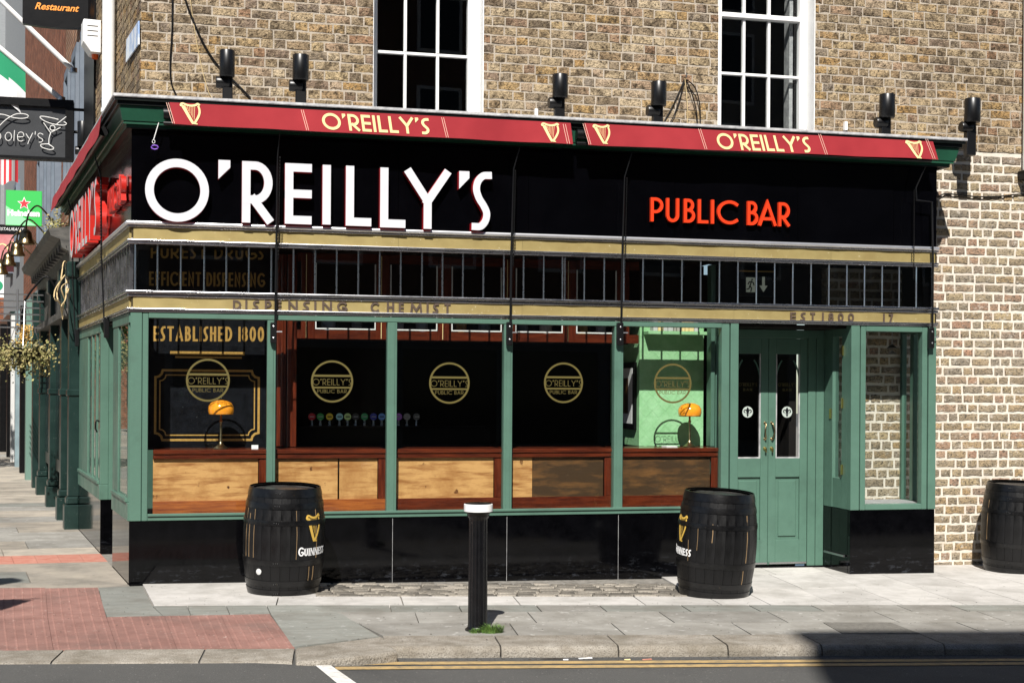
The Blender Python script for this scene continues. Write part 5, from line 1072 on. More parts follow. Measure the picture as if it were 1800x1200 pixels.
def side_arm(s):
    t = node('awning_arm', aw3, SP(s, .05, 2.3)); MB().tube([SP(s, .16, 4.0), SP(s, .10, 3.8), SP(s, .09, 3.0), SP(s, .06, 2.35)], .008, 8).build('rod', 'spot', t, smooth=50)
    MB().obox(SP(s - .03, .0125, 2.22), SD * .06, SN * .05, ZV * .2).build('mount', 'spot', t, bevel=.006); c = MB(); chain(c, SP(s - .05, .11, 3.95), SP(s - .05, .10, 2.95)); c.build('chain', 'black', t, smooth=60)
side_arm(1.62); side_arm(4.98)
hk = thing('hanging_hook', W(272, 214, -.1), 'white wire hook with a small purple tag hanging by the left cornice end', 'hook')
MB().tube([W(279, 216, -.1), W(270, 246, -.1)], .004, 6).build('wire', 'white', hk); MB().tube([W(270, 249, -.1) + Vector((.012 * math.cos(k), 0, .016 * math.sin(k))) for k in [i * .785 for i in range(8)]], .003, 5, closed=True).build('ring', 'white', hk)
M['purple'] = mat('purple_tag', (.20, .08, .5), .5); pt = W(272, 259, -.1); MB().tube([pt + Vector((.030 * math.cos(k), 0, .018 * math.sin(k))) for k in [i * .785 for i in range(8)]], .006, 6, closed=True).build('tag', 'purple', hk)

# ------------------------------------------------------------------ spotlights, cables, wall clutter
def spotlight(c, r, h, base, label, side=False):
    t = thing('spotlight', (c.x, c.y, base), label, 'light', 'black spotlights along the top of the shopfront')
    MB().lathe([(r * .9, 0), (r, .01), (r, h - .004), (r * .96, h), (r * .9, h), (r * .88, h - .03)], (c.x, c.y, c.z - h), 24).build('housing', 'spot', t, smooth=40)
    MB().box(c.x - r * .55, c.x + r * .75, c.y + .02, c.y + .10, base, c.z - h * .55).build('bracket', 'spot', t, bevel=.008); MB().lathe([(.05, -.06), (.055, -.05), (.055, .05), (.05, .06)], (0, 0, 0), 16).build('knuckle', 'spot', t, smooth=40, Mx=Matrix.Translation((c.x - r * .55, c.y + .05, c.z - h - .04)) @ Matrix.Rotation(R_(90), 4, 'Y'))
    return t
names = ['leftmost on the front roof edge', 'second from the left on the front roof edge', 'third from the left, right of the left window', 'fourth from the left, beside looped wires', 'fifth from the left, right of the right window', 'at the right end of the roof edge']
for (x0, x1, y0, y1), nm in zip(((385.5, 413, 90, 135), (514, 543, 98, 141), (971.5, 998, 132, 172), (1145, 1171, 145, 186), (1547, 1572, 167, 207), (1697, 1722, 174.5, 215)), names):
    Y = .22; a, b = W(x0, y1, Y), W(x1, y0, Y); spotlight(Vector(((a.x + b.x) / 2, Y, b.z)), (b.x - a.x) / 2, b.z - a.z, 4.285 if x0 < 1690 else 4.20, 'black cylinder spotlight, ' + nm)
for (x, y0, y1, r), nm in zip(((194, 128, 172, .07), (146, 214, 258, .07)), ('at the corner beside the white downpipe', 'further along the side roof edge')):
    s, z1_ = onS(x, y0, -.12); _, z0_ = onS(x, y1, -.12); p = SP(s, -.12, z1_); spotlight(p, r, z1_ - z0_, 4.285, 'black cylinder spotlight, ' + nm)
def cable(name, pts, r, m, label):
    o = MB().tube(catmull(pts, 6), r, 6).build(name, m, None, smooth=60); return tag(o, label, 'cable')
YK = YW - .02
cable('wall_cable', [W(x, y, YK) for x, y in ((303, -60), (303, 0), (302, 60), (299, 110), (301, 145), (310, 168))], .008, 'rubber', 'black cable running straight down the brickwork at the left corner')
cable('wall_cable', [W(x, y, YK) for x, y in ((318, -40), (326, 0), (341, 40), (362, 85), (388, 122), (408, 140), (440, 172))], .010, 'rubber', 'thick black cable curving down to the leftmost spotlight')
cable('wall_cable', [W(x, y, YK) for x, y in ((333, -40), (336, 10), (346, 75), (356, 125), (366, 160), (372, 172))], .004, 'beige', 'thin beige wire hanging on the brickwork at the left')
for k, (pts, m) in enumerate((([(1203, 140), (1190, 170), (1178, 195), (1168, 212)], 'rubber'), ([(1203, 140), (1196, 170), (1186, 200), (1178, 216)], 'rubber'), ([(1204, 138), (1207, 170), (1209, 200), (1208, 218)], 'beige'), ([(1206, 140), (1216, 165), (1224, 195), (1226, 218)], 'rubber'), ([(1207, 140), (1222, 155), (1230, 185), (1231, 219)], 'rubber'))):
    cable('wall_cable', [W(x, y, YK - .01 * k) for x, y in pts], .006 if m == 'rubber' else .004, m, ['black wire looping out furthest to the left below the wall hook', 'black wire second from the left below the wall hook', 'beige wire hanging straight below the wall hook', 'black wire second from the right below the wall hook', 'black wire looping out furthest to the right below the wall hook'][k])
cable('wall_cable', [W(x, y, YK) for x, y in ((1648, 347), (1660, 341), (1680, 342), (1720, 346), (1760, 345), (1800, 341), (1900, 338))], .008, 'rubber', 'black cable running along the washed brick wall at the right')
hk = MB(); p = W(1203, 136, YW); hk.tube([p, p + Vector((0, -.06, -.01)), p + Vector((0, -.07, .03))], .008, 6); tag(hk.build('wall_hook', 'steel', None, smooth=50), 'small iron hook in the brickwork between the right window and a spotlight', 'hook')
for x, y, lb in ((941, 200, 'small white bracket on the brickwork beside the third spotlight'), (1484, 222, 'small white bracket on the brickwork right of the right window')):
    p = W(x, y, YW); tag(MB().obox(p + Vector((-.016, -.05, -.05)), (.032, 0, 0), (0, .05, 0), (0, 0, .09)).build('wall_bracket', 'white', None, bevel=.003), lb, 'bracket')
dp = thing('downpipe', W(1800, 310, .55), 'white painted downpipe at the right edge of the brickwork', 'pipe'); p = W(1803, 300, .55)
MB().tube([(p.x + .02, .54, p.z), (p.x + .02, .54, 7.)], .055, 14).build('pipe', 'white', dp, smooth=50); MB().box(p.x - .06, p.x + .1, .46, .615, p.z - .10, p.z - .001).build('iron_shoe', 'black', dp, bevel=.01)
# side wall: white downpipe, alarm box, street name plate
def onB(px, py, off=0.):     # on the side brick wall
    d = ray(px, py); t = (off - SN.dot(CAM - so0)) / SN.dot(d); return CAM + d * t
p = onB(191, 60, .09); dp = thing('downpipe', (p.x, p.y, 4.3), 'white downpipe on the side wall beside the alarm box', 'pipe'); MB().tube([(p.x, p.y, 4.29), (p.x, p.y, 7.)], .066, 16).build('pipe', 'white', dp, smooth=50); MB().tube([(p.x, p.y, 4.62), (p.x, p.y, 4.66)], .075, 16).build('pipe_collar', 'white', dp, smooth=50)
p = onB(176, 98, 0); p2 = onB(176, 42, 0); al = thing('alarm_box', (p.x, p.y, p.z), 'white alarm box with an orange beacon on the side wall', 'alarm')
e1, e2 = SD, SN; b = MB(); hgt = p2.z - p.z; o_ = Vector((p.x, p.y, p.z)) - SD * .14
for zf, ow in ((0, .10), (.25, .17), (1, .20)): pass
prof = [(0, 0), (.11, 0), (.20, hgt * .32), (.20, hgt), (0, hgt)]; b.prism(prof, lambda u, v, d: o_ + SN * (u + .002) + ZV * v + SD * d, 0, .28); b.build('case', 'white', al, bevel=.008)
for k in range(3): MB().obox(o_ + SN * .04 + ZV * (hgt * (.5 + .15 * k)) - SD * .003, SN * .12, -SD * .002, ZV * .006).build('slot', 'black', al)
M['orange'] = mat('orange_beacon', (.75, .12, .02), .2); MB().lathe([(.035, -.05), (.04, -.03), (.04, 0)], o_ + SN * .06 + SD * .12, 14).build('beacon', 'orange', al, smooth=50)
M['plate'] = mat('enamel_plate', (.30, .42, .66), .3, c2=(.70, .74, .80), scale=9, stretch=(1, 1, .5), contrast=(.45, .55))
q = [onB(x, y, .03) for x, y in ((221, 110), (243, 78), (243, 37), (222, 70))]; b = MB(); b.add([v_ for v_ in q] + [v_ - SN * .012 for v_ in q], [(0, 1, 2, 3), (7, 6, 5, 4), (0, 4, 5, 1), (1, 5, 6, 2), (2, 6, 7, 3), (3, 7, 4, 0)]); tag(b.build('street_plate', 'plate'), 'blue and white enamel street name plate on the side wall', 'sign')
# ------------------------------------------------------------------ barrels
BH, RM, RE = .915, .350, .298
def br(z): t = (z / BH - .5) * 2; return RM - (RM - RE) * abs(t) ** 2.1
NS = 26
def stave_mesh():
    b = MB(); n = 12; da = 2 * math.pi / NS; vs_ = []
    for i in range(n + 1):
        z = .012 + (BH - .024) * i / n; r = br(z)
        for a, dr in ((-.5, -.005), (-.485, 0), (0, .0008), (.485, 0), (.5, -.005)):
            vs_.append(((r + dr) * math.cos(a * da), (r + dr) * math.sin(a * da), z))
        vs_.append(((r - .03) * math.cos(.5 * da), (r - .03) * math.sin(.5 * da), z)); vs_.append(((r - .03) * math.cos(.5 * da), -(r - .03) * math.sin(.5 * da), z))
    m = 7; fs = []
    for i in range(n):
        for k in range(4): fs.append((i * m + k, i * m + k + 1, (i + 1) * m + k + 1, (i + 1) * m + k))
        fs.append((i * m + 4, i * m + 5, (i + 1) * m + 5, (i + 1) * m + 4)); fs.append((i * m + 6, i * m, (i + 1) * m, (i + 1) * m + 6))
    fs += [(n * m + 6, n * m, n * m + 1, n * m + 2, n * m + 3, n * m + 4, n * m + 5), (5, 4, 3, 2, 1, 0, 6)]
    b.add(vs_, fs); return b.mesh('stave', 'barrel', smooth=40, fixn=True)
STAVE = stave_mesh()
def on_barrel(ang0, z0):
    def fn(u, v, d):
        z = z0 + v; r = br(z) + .001 + d; a = ang0 + u / RM; return Vector((r * math.cos(a), r * math.sin(a), z))
    return fn
SER = {'G': 1, 'U': 1, 'I': 1, 'N': 1, 'E': 1, 'S': 0}
def serif_word(word, fn, W_, h, first=1.22):
    mb = MB(); lay, tot = layout(word, h, h * .2, h * .13); k = W_ / tot
    for i, (ch, u, gw) in enumerate(lay):
        hh = h * first if i == 0 else h; t = h * .19; w = max(gw * k, t)
        if ch == 'N':
            ribbon(mb, [(u * k + t * .3, 0), (u * k + t * .3, hh)], t * .25, fn, 0, .0012, mi=0, ms=0, ext=False); ribbon(mb, [(u * k + t * .3, hh), (u * k + w - t * .3, 0)], t * .5, fn, 0, .0016, mi=0, ms=0, ext=False); ribbon(mb, [(u * k + w - t * .3, 0), (u * k + w - t * .3, hh)], t * .25, fn, 0, .0020, mi=0, ms=0, ext=False)
        else: g = glyph_mb(ch, w, hh, t, fn, .0014, u0=u * k); mb.add(g.v, g.f)
        sx = {'I': [(w / 2, 0), (w / 2, 1)], 'U': [(t / 2, 1), (w - t / 2, 1)], 'N': [(t * .3, 0), (0.1 * t, 1), (w - t * .3, 1)], 'E': [(t * .3, 0), (t * .3, 1)], 'G': [], 'S': []}[ch]
        for x, e in sx: z = hh if e else 0; ribbon(mb, [(u * k + x - t * .8, z - (t * .12 if e else -t * .12)), (u * k + x + t * .8, z - (t * .12 if e else -t * .12))], t * .13, fn, 0, .0024, mi=0, ms=0, ext=False)
    mb.m = [0] * len(mb.m); return mb
def barrel(loc, face, label, tilt=(0, 0), cracks=(), plug=None):
    """face: direction (angle) the printed mark points to"""
    t = thing('barrel', (0, 0, 0), label, 'barrel', 'black casks outside the pub')
    for k in range(NS): inst('stave', STAVE, t, rot=(0, 0, 2 * math.pi * (k + .3) / NS))
    for z0, z1 in ((.0, .062), (.088, .140), (.268, .318), (.610, .655), (.745, .800), (.842, BH)):
        b = MB(); pr = [(br(z0) - .004, z0), (br(z0) + .005, z0 + .002), (br((z0 + z1) / 2) + .006, (z0 + z1) / 2), (br(z1) + .005, z1 - .002), (br(z1) - .004, z1)]
        h = b.lathe(pr, n=48, cap=False).build('hoop', 'hoop', t, smooth=35)
        for q in range(3):
            a = face - 1.05 + q * .055; zc = (z0 + z1) / 2; r = br(zc) + .006; MB().lathe([(.007, 0), (.006, .003), (.001, .0045)], (0, 0, 0), 8).build('rivet', 'hoop', h, smooth=60, Mx=Matrix.Translation((r * math.cos(a), r * math.sin(a), zc)) @ Matrix.Rotation(a, 4, 'Z') @ Matrix.Rotation(R_(90), 4, 'Y'))
    zt_ = BH - .028; rh = RE - .026; nb = 6
    for k in range(nb):      # boards of the head
        x0, x1 = -rh + 2 * rh * k / nb, -rh + 2 * rh * (k + 1) / nb; pts = []
        for x in [x0 + .0015 + (x1 - x0 - .003) * i / 4 for i in range(5)]: pts.append((x, math.sqrt(max(0, rh * rh - x * x))))
        poly = pts + [(x, -y) for x, y in reversed(pts)]; poly = [p for i, p in enumerate(poly) if i == 0 or (Vector(p) - Vector(poly[i - 1])).length > 1e-4]
        MB().prism(poly, lambda u, v, d: Vector((u * math.cos(.5) - v * math.sin(.5), u * math.sin(.5) + v * math.cos(.5), d)), zt_ - .02, zt_ + random.uniform(-.001, .001)).build('head_board', 'bhead', t)
    hm = MB(); harp(hm, on_barrel(face, .47), -.078, 0, .155, .225, .0012); hm.m = [0] * len(hm.m); hm.build('printed_harp', 'harp', t)
    serif_word('GUINNESS', on_barrel(face, .355), .315, .062).build('printed_word', 'wprint', t, Mx=Matrix.Rotation(-.315 / 2 / RM, 4, 'Z')) if True else None
    for a, z0, z1, w in cracks:
        cm = MB(); ribbon(cm, [(-.0, 0), (.003, (z1 - z0) * .5), (-.002, z1 - z0)], w, on_barrel(face + a, z0), -.002, .0016, mi=0, ms=0, ext=False); cm.m = [0] * len(cm.m); cm.build('open_seam', 'crack', t)
    if plug: a, z, r, m_ = plug; MB().lathe([(r, 0), (r, .006), (r * .8, .008)], (0, 0, 0), 14).build('bung', m_, t, smooth=40, Mx=Matrix.Translation(((br(z)) * math.cos(face + a), br(z) * math.sin(face + a), z)) @ Matrix.Rotation(face + a, 4, 'Z') @ Matrix.Rotation(R_(90), 4, 'Y'))
    t.location = loc; t.rotation_euler = (tilt[0], tilt[1], 0); return t
def camang(p): return math.atan2(CAM.y - p.y, CAM.x - p.x)
f1 = G(497, 1047); c1 = Vector((f1.x + .025, f1.y + RE, 0)); c1.z = gz(c1.x) + .001
barrel(c1, camang(c1) + .80, 'black barrel with gold harp beneath the window, near the left corner', (.05, .012), [(-.50, .33, .74, .0018), (-.05 + .14, .33, .75, .0035), (.02, .1, .26, .003), (-.12, .1, .26, .002), (-1.95, .33, .74, .002), (-1.62, .33, .74, .002), (-1.80, .33, .70, .003)], (-1.45, .215, .026, 'sidewhite'))
f2 = G(1258, 1052.5); c2 = Vector((f2.x + .10, f2.y + RE, 0)); c2.z = gz(c2.x) + .001
barrel(c2, camang(c2) - 1.12, 'black barrel leaning slightly beside the green double doors', (.05, .035), [(.62, .42, .62, .0015), (1.0, .50, .66, .003), (1.95, .33, .74, .004), (1.9, .1, .26, .003), (.35, .3, .5, .0015)])
f3 = G(1790, 1009); c3 = Vector((f3.x + .15, f3.y + RE, 0)); c3.z = gz(c3.x) + .001
barrel(c3, camang(c3) + .75, 'black barrel cut off by the right edge against the brick wall', (.045, .01), [(-.3, .33, .74, .002), (-1.7, .33, .74, .003)])
# ------------------------------------------------------------------ bollard with grass at its foot
bp = G(843, 1110); bl = thing('bollard', (bp.x, bp.y + .07, gz(bp.x)), 'black fluted cast iron bollard with a white band, at the kerb', 'bollard'); bz = gz(bp.x); c = (bp.x, bp.y + .07, bz); Hb = W(843, 884, bp.y + .07).z - bz
MB().lathe([(.092, -.01), (.092, .012), (.080, .02), (.074, .03)], c, 32).build('base', 'spot', bl, smooth=40)
M['bollard'] = mat('bollard_paint', (.0018, .0018, .0025), .26, c2=(.004, .004, .005), scale=20, bump=.1, c3=(.16, .15, .14), s3=45, th3=.75)
fl = lambda k, z: 1 - .075 * (.5 - .5 * math.cos(2 * math.pi * (k % 6) / 6)) if .05 < z < Hb - .12 else 1
MB().lathe([(.074, .03), (.072, .06), (.072, .3), (.070, .5), (.069, .7), (.069, Hb - .125), (.069, Hb - .11), (.078, Hb - .10), (.082, Hb - .088), (.082, Hb - .078), (.092, Hb - .068), (.092, Hb - .060)], c, 96, flute=fl).build('shaft', 'bollard', bl, smooth=50)
MB().lathe([(.100, Hb - .0595), (.106, Hb - .058), (.106, Hb - .006), (.102, Hb - .004)], c, 40).build('white_band', 'white', bl, smooth=40); MB().lathe([(.098, Hb - .0035), (.090, Hb + .003), (.03, Hb + .008)], c, 40).build('cap', 'bollard', bl, smooth=40)
def tuft(name, cx, cy, r, n, hmax, label):
    b = MB()
    for i in range(n):
        a, q = random.uniform(0, 6.283), r * math.sqrt(random.random()); x, y = cx + q * math.cos(a), cy + q * .6 * math.sin(a); h = hmax * random.uniform(.45, 1) * (1 - .35 * q / r); le = random.uniform(.2, .7) * h; w = random.uniform(.0016, .003); d = Vector((math.cos(a + random.uniform(-.8, .8)), math.sin(a + random.uniform(-.8, .8)), 0)); sd = Vector((-d.y, d.x, 0)) * w; p = Vector((x, y, gz(x) - .003))
        m1 = p + d * le * .35 + ZV * h * .65; tp = p + d * le + ZV * h * random.uniform(.75, 1.)
        b.add([p - sd, p + sd, m1 + sd * .8, m1 - sd * .8, tp], [(0, 1, 2, 3), (3, 2, 4)])
    return tag(b.build(name, 'grass', fixn=False), label, 'grass', kind='stuff')
g1, g2 = G(836, 1112), G(866, 1112)
tuft('grass_tuft', g1.x, g1.y + .01, .05, 130, .055, 'small tuft of grass at the front of the bollard foot'); tuft('grass_tuft', g2.x, g2.y + .02, .085, 420, .095, 'thick tuft of grass to the right of the bollard foot')
# scraps in the gutter
lit = [(950, 1158.5, .16, 'dirt', 'dark flattened strip of litter in the gutter'), (1018, 1158, .10, 'wprint', 'white paper scrap in the gutter'), (1098, 1160, .04, 'cream', 'cream scrap in the gutter'), (1130, 1160, .07, 'redtile', 'reddish scrap in the gutter'), (990, 1160, .035, 'wprint', 'tiny white scrap in the gutter left of the paper')]
for x, y, L, m_, lb in lit:
    p = road_pt(x, y, .002); a = random.uniform(-.2, .2); e = Vector((math.cos(a), math.sin(a) - .1, 0)); n_ = Vector((-e.y, e.x, 0)); w = .018
    tag(MB().add([p, p + e * L, p + e * L + n_ * w + ZV * .006, p + n_ * w + ZV * .004, p + e * L * .5 + ZV * .008], [(0, 1, 4), (1, 2, 4), (2, 3, 4), (3, 0, 4)]).build('litter', m_, fixn=False), lb, 'litter')
# ------------------------------------------------------------------ the side street
M['rbrick'] = wall_brick_mat('brown_red_brick', (.30, .14, .07), (.20, .085, .045), (.34, .26, .19)); M['rbrick2'] = wall_brick_mat('red_brick_far', (.27, .085, .04), (.19, .06, .03), (.22, .14, .10))
M['slateblue'] = mat('slate_blue_paint', (.14, .17, .21), .6, c2=(.11, .135, .17), scale=4)
M['greyclad'] = mat('grey_cladding', (.24, .255, .26), .7, c2=(.19, .20, .21), scale=6, stretch=(1, 1, 14))
M['paleblue'] = mat('pale_blue_paint', (.20, .27, .29), .5, c2=(.15, .20, .22), scale=3)
M['palegrn'] = mat('pale_green_paint', (.11, .19, .155), .5)
M['pink'] = mat('faded_red_board', (.42, .12, .13), .6, c2=(.48, .2, .2), scale=5)
M['weather'] = mat('weathered_dark_wood', (.03, .03, .028), .6, c2=(.10, .095, .085), scale=6, stretch=(1, 1, 3), detail=8)
M['bronze'] = mat('aged_bronze', (.30, .22, .11), .28, 1., c2=(.12, .09, .05), scale=14)
M['orangeprint'] = mat('orange_lettering', (.80, .28, .03), .5)
M['led'] = mat('green_led_board', (.02, .28, .05), .5, emit=(.02, .42, .06), estr=.35)
M['ledpale'] = mat('pale_green_led', (.2, .5, .25), .5, emit=(.2, .6, .3), estr=.25)
M['neon'] = mat('unlit_neon_tube', (.72, .72, .70), .2, coat=.4)
M['signgrey'] = mat('dark_grey_sign', (.016, .018, .021), .45, c2=(.026, .028, .032), scale=3)
M['flaggreen'] = mat('flag_green', (.01, .24, .11), .8); M['flagwhite'] = mat('flag_white', (.68, .68, .69), .8); M['flagred'] = mat('flag_red', (.55, .03, .04), .8); M['flagorange'] = mat('flag_orange', (.75, .25, .02), .8)
M['dryleaf'] = mat('pale_mixed_leaf', (.34, .27, .12), .7, c2=(.16, .17, .05), scale=14, rnd=.45); M['ochre'] = mat('ochre_tuft', (.48, .29, .07), .8, rnd=.3)
M['brickred_m'] = mat('red_brick_mortar', (.30, .24, .19), .95)
def terrace(s0, s1, name, label, wallm, top, sf_m, wins, zshop=3.45, back=-.32):
    t = thing(name, SP((s0 + s1) / 2, -2, 0), label, 'building')
    sbox('wall', wallm, t, s0 + .004, s1 - .004, -6, back, zshop - .3, top); sbox('shopfront', sf_m, t, s0 + .004, s1 - .004, -6, -.01, -.15, zshop)
    for (a, z0, w, h, m_) in wins:
        f = sbox('window_head', m_, t, a, a + w, back + .001, back + .10, z0 + h - .14, z0 + h); sbox('jamb', m_, f, a, a + .13, back + .001, back + .11, z0 + .101, z0 + h - .141); sbox('jamb', m_, f, a + w - .13, a + w, back + .001, back + .11, z0 + .101, z0 + h - .141); sbox('sill', m_, f, a - .05, a + w + .05, back + .001, back + .14, z0, z0 + .1); sbox('pane', 'dglass', f, a + .131, a + w - .131, back + .001, back + .012, z0 + .101, z0 + h - .141)
    return t
nb = terrace(5.07, 11.8, 'neighbour_pub', 'dark green neighbouring pub with pilasters and weathered cornice', 'rbrick', 9.5, 'dgreen', [(7.0, 4.5, .9, 2.2, 'slateblue'), (8.5, 4.5, .9, 2.2, 'slateblue'), (9.9, 4.5, .9, 2.2, 'slateblue'), (7.0, 7.2, .9, 1.8, 'slateblue'), (8.5, 7.2, .9, 1.8, 'slateblue')])
sbox('party_strip', 'black', nb, 4.80, 6.1, -.45, -.12, 4.3, 9.5); MB().tube([SP(6.25, -.22, 3.6), SP(6.25, -.22, 9.4)], .07, 10).build('soil_pipe', 'black', nb, smooth=50)
for s, w in ((5.09, .20), (6.32, .22), (8.4, .24), (10.7, .26)):
    p = sbox('pilaster', 'dgreen', nb, s, s + w, -.009, .12, .40, 3.05, .008); sbox('pilaster_base', 'dgreen', p, s - .03, s + w + .03, -.008, .165, -.05, .30, .01); sbox('base_moulding', 'dgreen', p, s - .015, s + w + .015, -.008, .145, .3005, .3995, .02); sbox('ring_moulding', 'dgreen', p, s - .02, s + w + .02, -.007, .14, 1.62, 1.70, .01); sbox('capital', 'dgreen', p, s - .03, s + w + .03, -.008, .16, 3.0505, 3.25, .02)
for a, b in ((5.33, 6.28), (6.58, 8.36), (8.68, 10.66)):
    f = sbox('window_frame', 'dgreen', nb, a, b, -.0095, .045, .55, 3.0); n = 3; w = (b - a - .1) / n
    for k in range(n): sbox('pane', 'dglass', f, a + .05 + w * k + .03, a + .05 + w * (k + 1) - .03, .0455, .05, .72, 2.85)
zc = onS(115, 362, .34)[1]
MB().extrude_profile([(.0, zc - .42), (.10, zc - .40), (.12, zc - .26), (.20, zc - .22), (.22, zc - .12), (.33, zc - .08), (.36, zc), (0, zc + .06)], [(SP(5.25, 0, 0), SN), (SP(11.7, 0, 0), SN)], closed_prof=True).build('cornice', 'weather', nb)
for k in range(14): s = 5.5 + k * .45; MB().obox(SP(s, .12, zc - .26), SD * .10, SN * .10, ZV * .09).build('dentil', 'weather', nb)
sbox('sign_fascia', 'weather', nb, 5.3, 11.6, -.0085, .06, zc - .95, zc - .43)
sbox('sign_ledge', 'weather', nb, 5.3, 11.6, -.0075, .16, zc - 1.05, zc - .96)
jb = sbox('junction_box', 'sidewhite', nb, 5.3, 5.5, .061, .14, zc - .75, zc - .55)
rr = random.Random(11)
for k in range(9):
    p0 = SP(5.25 + .1 * rr.random(), .14, zc - .55 + .1 * rr.random()); pts = [p0]
    for j in range(5): pts.append(pts[-1] + Vector((rr.uniform(-.06, .06), rr.uniform(-.25, .3), rr.uniform(-.22, .05))))
    MB().tube(catmull(pts, 4), .008, 5).build('loose_cable', 'beige' if k % 3 else 'rubber', nb, smooth=60)
n2 = terrace(11.82, 25., 'brick_terrace', 'red brick terrace house with pale blue shopfront down the side street', 'rbrick2', 11., 'paleblue', [(12.6, 4.4, 1., 2., 'slateblue'), (14.6, 4.4, 1., 2., 'slateblue'), (16.8, 4.4, 1., 2., 'slateblue')])
for k, m_ in enumerate(('dgreen', 'palegrn', 'black', 'paleblue', 'sidewhite', 'black')): sbox('shop_pier', m_, n2, 12.3 + k * 2.1, 12.6 + k * 2.1, -.0095, .14, -.05, 3.3)
for k in range(5): sbox('shop_window', 'dglass', n2, 12.75 + k * 2.1, 14.25 + k * 2.1, -.0095, .02, .6, 2.8)
n3 = terrace(25.02, 38., 'grey_block', 'tall grey clad block far down the side street', 'greyclad', 16., 'dgreen', [(27, 5, 1.6, 2.2, 'slateblue'), (31, 5, 1.6, 2.2, 'slateblue')], 3.6)
for k, m_ in enumerate(('black', 'sidewhite', 'dgreen', 'paleblue', 'black', 'rbrick2')): sbox('shop_pier', m_, n3, 25.6 + k * 2., 26.2 + k * 2., -.0095, .2, -.05, 3.3)
ef = thing('end_building', (-6, 44, 0), 'red brick building closing the far end of the side street', 'building')
b = MB().box(-22, 8, 42, 50, -.3, 6.5).build('wall', 'rbrick2', ef); MB().box(-22, 8, 42.3, 50, 6.5, 26).build('upper_storeys', 'greyclad', ef)
for i in range(9):
    for z in (1.0, 4.6, 8.): box('window', 'dglass', ef, -20 + i * 2.6, -18.8 + i * 2.6, 41.93, 41.996, z, z + 2)
bc = thing('metal_balcony', SP(10.6, .5, 2.7), 'grey metal balcony rails above the far shopfronts', 'balcony')
for k in range(6): MB().tube([SP(9.9, .12 + .0 * k, 2.62 + .1 * k), SP(9.9, 1.0, 2.62 + .1 * k), SP(12.6, 1.0, 2.62 + .1 * k)], .012, 5).build('rail', 'steel', bc, smooth=50)
for q in (.5, 1.0): MB().tube([SP(9.9, q, 2.55), SP(9.9, q, 3.2)], .014, 5).build('upright', 'steel', bc)
# houses on the other side of the side street (seen only in reflections)
for k, (y0, y1, m_, lb) in enumerate(((9., 19., 'sidewhite', 'pale rendered house on the far side of the side street'), (19.05, 32., 'rbrick2', 'red brick house on the far side of the side street'))):
    t = thing('street_house', (-11, (y0 + y1) / 2, 0), lb, 'building'); off = -(y0 * .142)
    b = MB(); b.obox(Vector((-8.5 - .142 * y0, y0, -.3)), SD * (y1 - y0), SN * 5, ZV * 9.3); b.build('wall', m_, t)
    for j in range(4):
        for z in (.6, 4.): s = (y1 - y0) * (j + .3) / 4; MB().obox(Vector((-8.5 - .142 * y0, y0, z)) + SD * s - SN * .02, SD * 1.3, SN * .015, ZV * 2.).build('window', 'dglass', t)
# street tree, mostly known from its reflection in the side window
TB = SP(17, 2.8, 0); tr = thing('street_tree', (TB.x, TB.y, gz(TB.x)), 'young leafy street tree in the side street', 'tree')
MB().tube([TB, TB + Vector((.02, .02, 1.5)), TB + Vector((-.03, 0, 2.9)), TB + Vector((0, 0, 4.4))], [.11, .09, .07, .03], 8).build('trunk', 'bark', tr, smooth=60)
lm = MB(); rr = random.Random(2)
for k in range(9):
    a = k * .7; q = TB + Vector((.9 * math.cos(a), .9 * math.sin(a), 2.6 + .28 * k)); MB().tube([TB + ZV * (1.7 + .2 * k), (TB + q) / 2 + ZV * (1.2 + .1 * k), q], [.035, .025, .008], 5).build('branch', 'bark', tr, smooth=60)
for k in range(3200):
    u = Vector((rr.gauss(0, 1), rr.gauss(0, 1), rr.gauss(0, 1))).normalized() * (rr.random() ** .4); c = TB + Vector((u.x * 1.6, u.y * 1.6, 3.6 + u.z * 2.)); n_ = Vector((rr.gauss(0, 1), rr.gauss(0, 1), rr.gauss(0, 1))).normalized(); e = n_.orthogonal().normalized() * rr.uniform(.05, .10); f = n_.cross(e) * .6
    lm.add([c - e, c + f, c + e, c - f], [(0, 1, 2, 3)])
tag(lm.build('crown', 'leaf', tr, fixn=False), kind='stuff')
# hanging signs, flags, lamps on the neighbouring fronts
YR = 5.6; a, b = W(40, 47, YR), W(160, 47, YR); rs_ = thing('hanging_sign', ((a.x + b.x) / 2, YR, a.z), 'black hanging sign with orange restaurant lettering at the top left', 'sign')
pts = [(0, .03), (.25, .008), (.5, 0), (.75, .008), (1, .03), (1, .8), (0, .8)]; w = b.x - a.x
MB().prism([(u * w, v) for u, v in pts], lambda u, v, d: Vector((a.x + u, YR - d, a.z + v)), -.05, .05).build('sign_board', 'signgrey' if False else 'black', rs_, bevel=.006)
me = font_mesh('Restaurant', .2, .003, 'orangeprint', .35, .004); xs_ = [v.co.x for v in me.vertices]; ta, tb = W(61, 18, YR), W(139, 19, YR); k = (tb.x - ta.x) / (max(xs_) - min(xs_))
me.transform(Matrix.Translation((ta.x, YR - .054, ta.z)) @ Matrix.Rotation(R_(90), 4, 'X') @ Matrix.Scale(k, 4)); link(bpy.data.objects.new('lettering', me), rs_)
c = MB(); chain(c, W(163, 36, YR), W(163, -30, YR), .05, .006); c.build('chain', 'steel', rs_, smooth=60); MB().tube([W(60, -20, YR), W(168, -20, YR)], .012, 6).build('hanger_bar', 'black', rs_)
YN = 6.4; a, b = W(-70, 275, YN), W(129, 275, YN); zt_n = W(60, 174, YN).z; ns = thing('neon_sign', ((a.x + b.x) / 2, YN, a.z), 'dark grey projecting sign with unlit neon cocktail glass and script', 'sign')
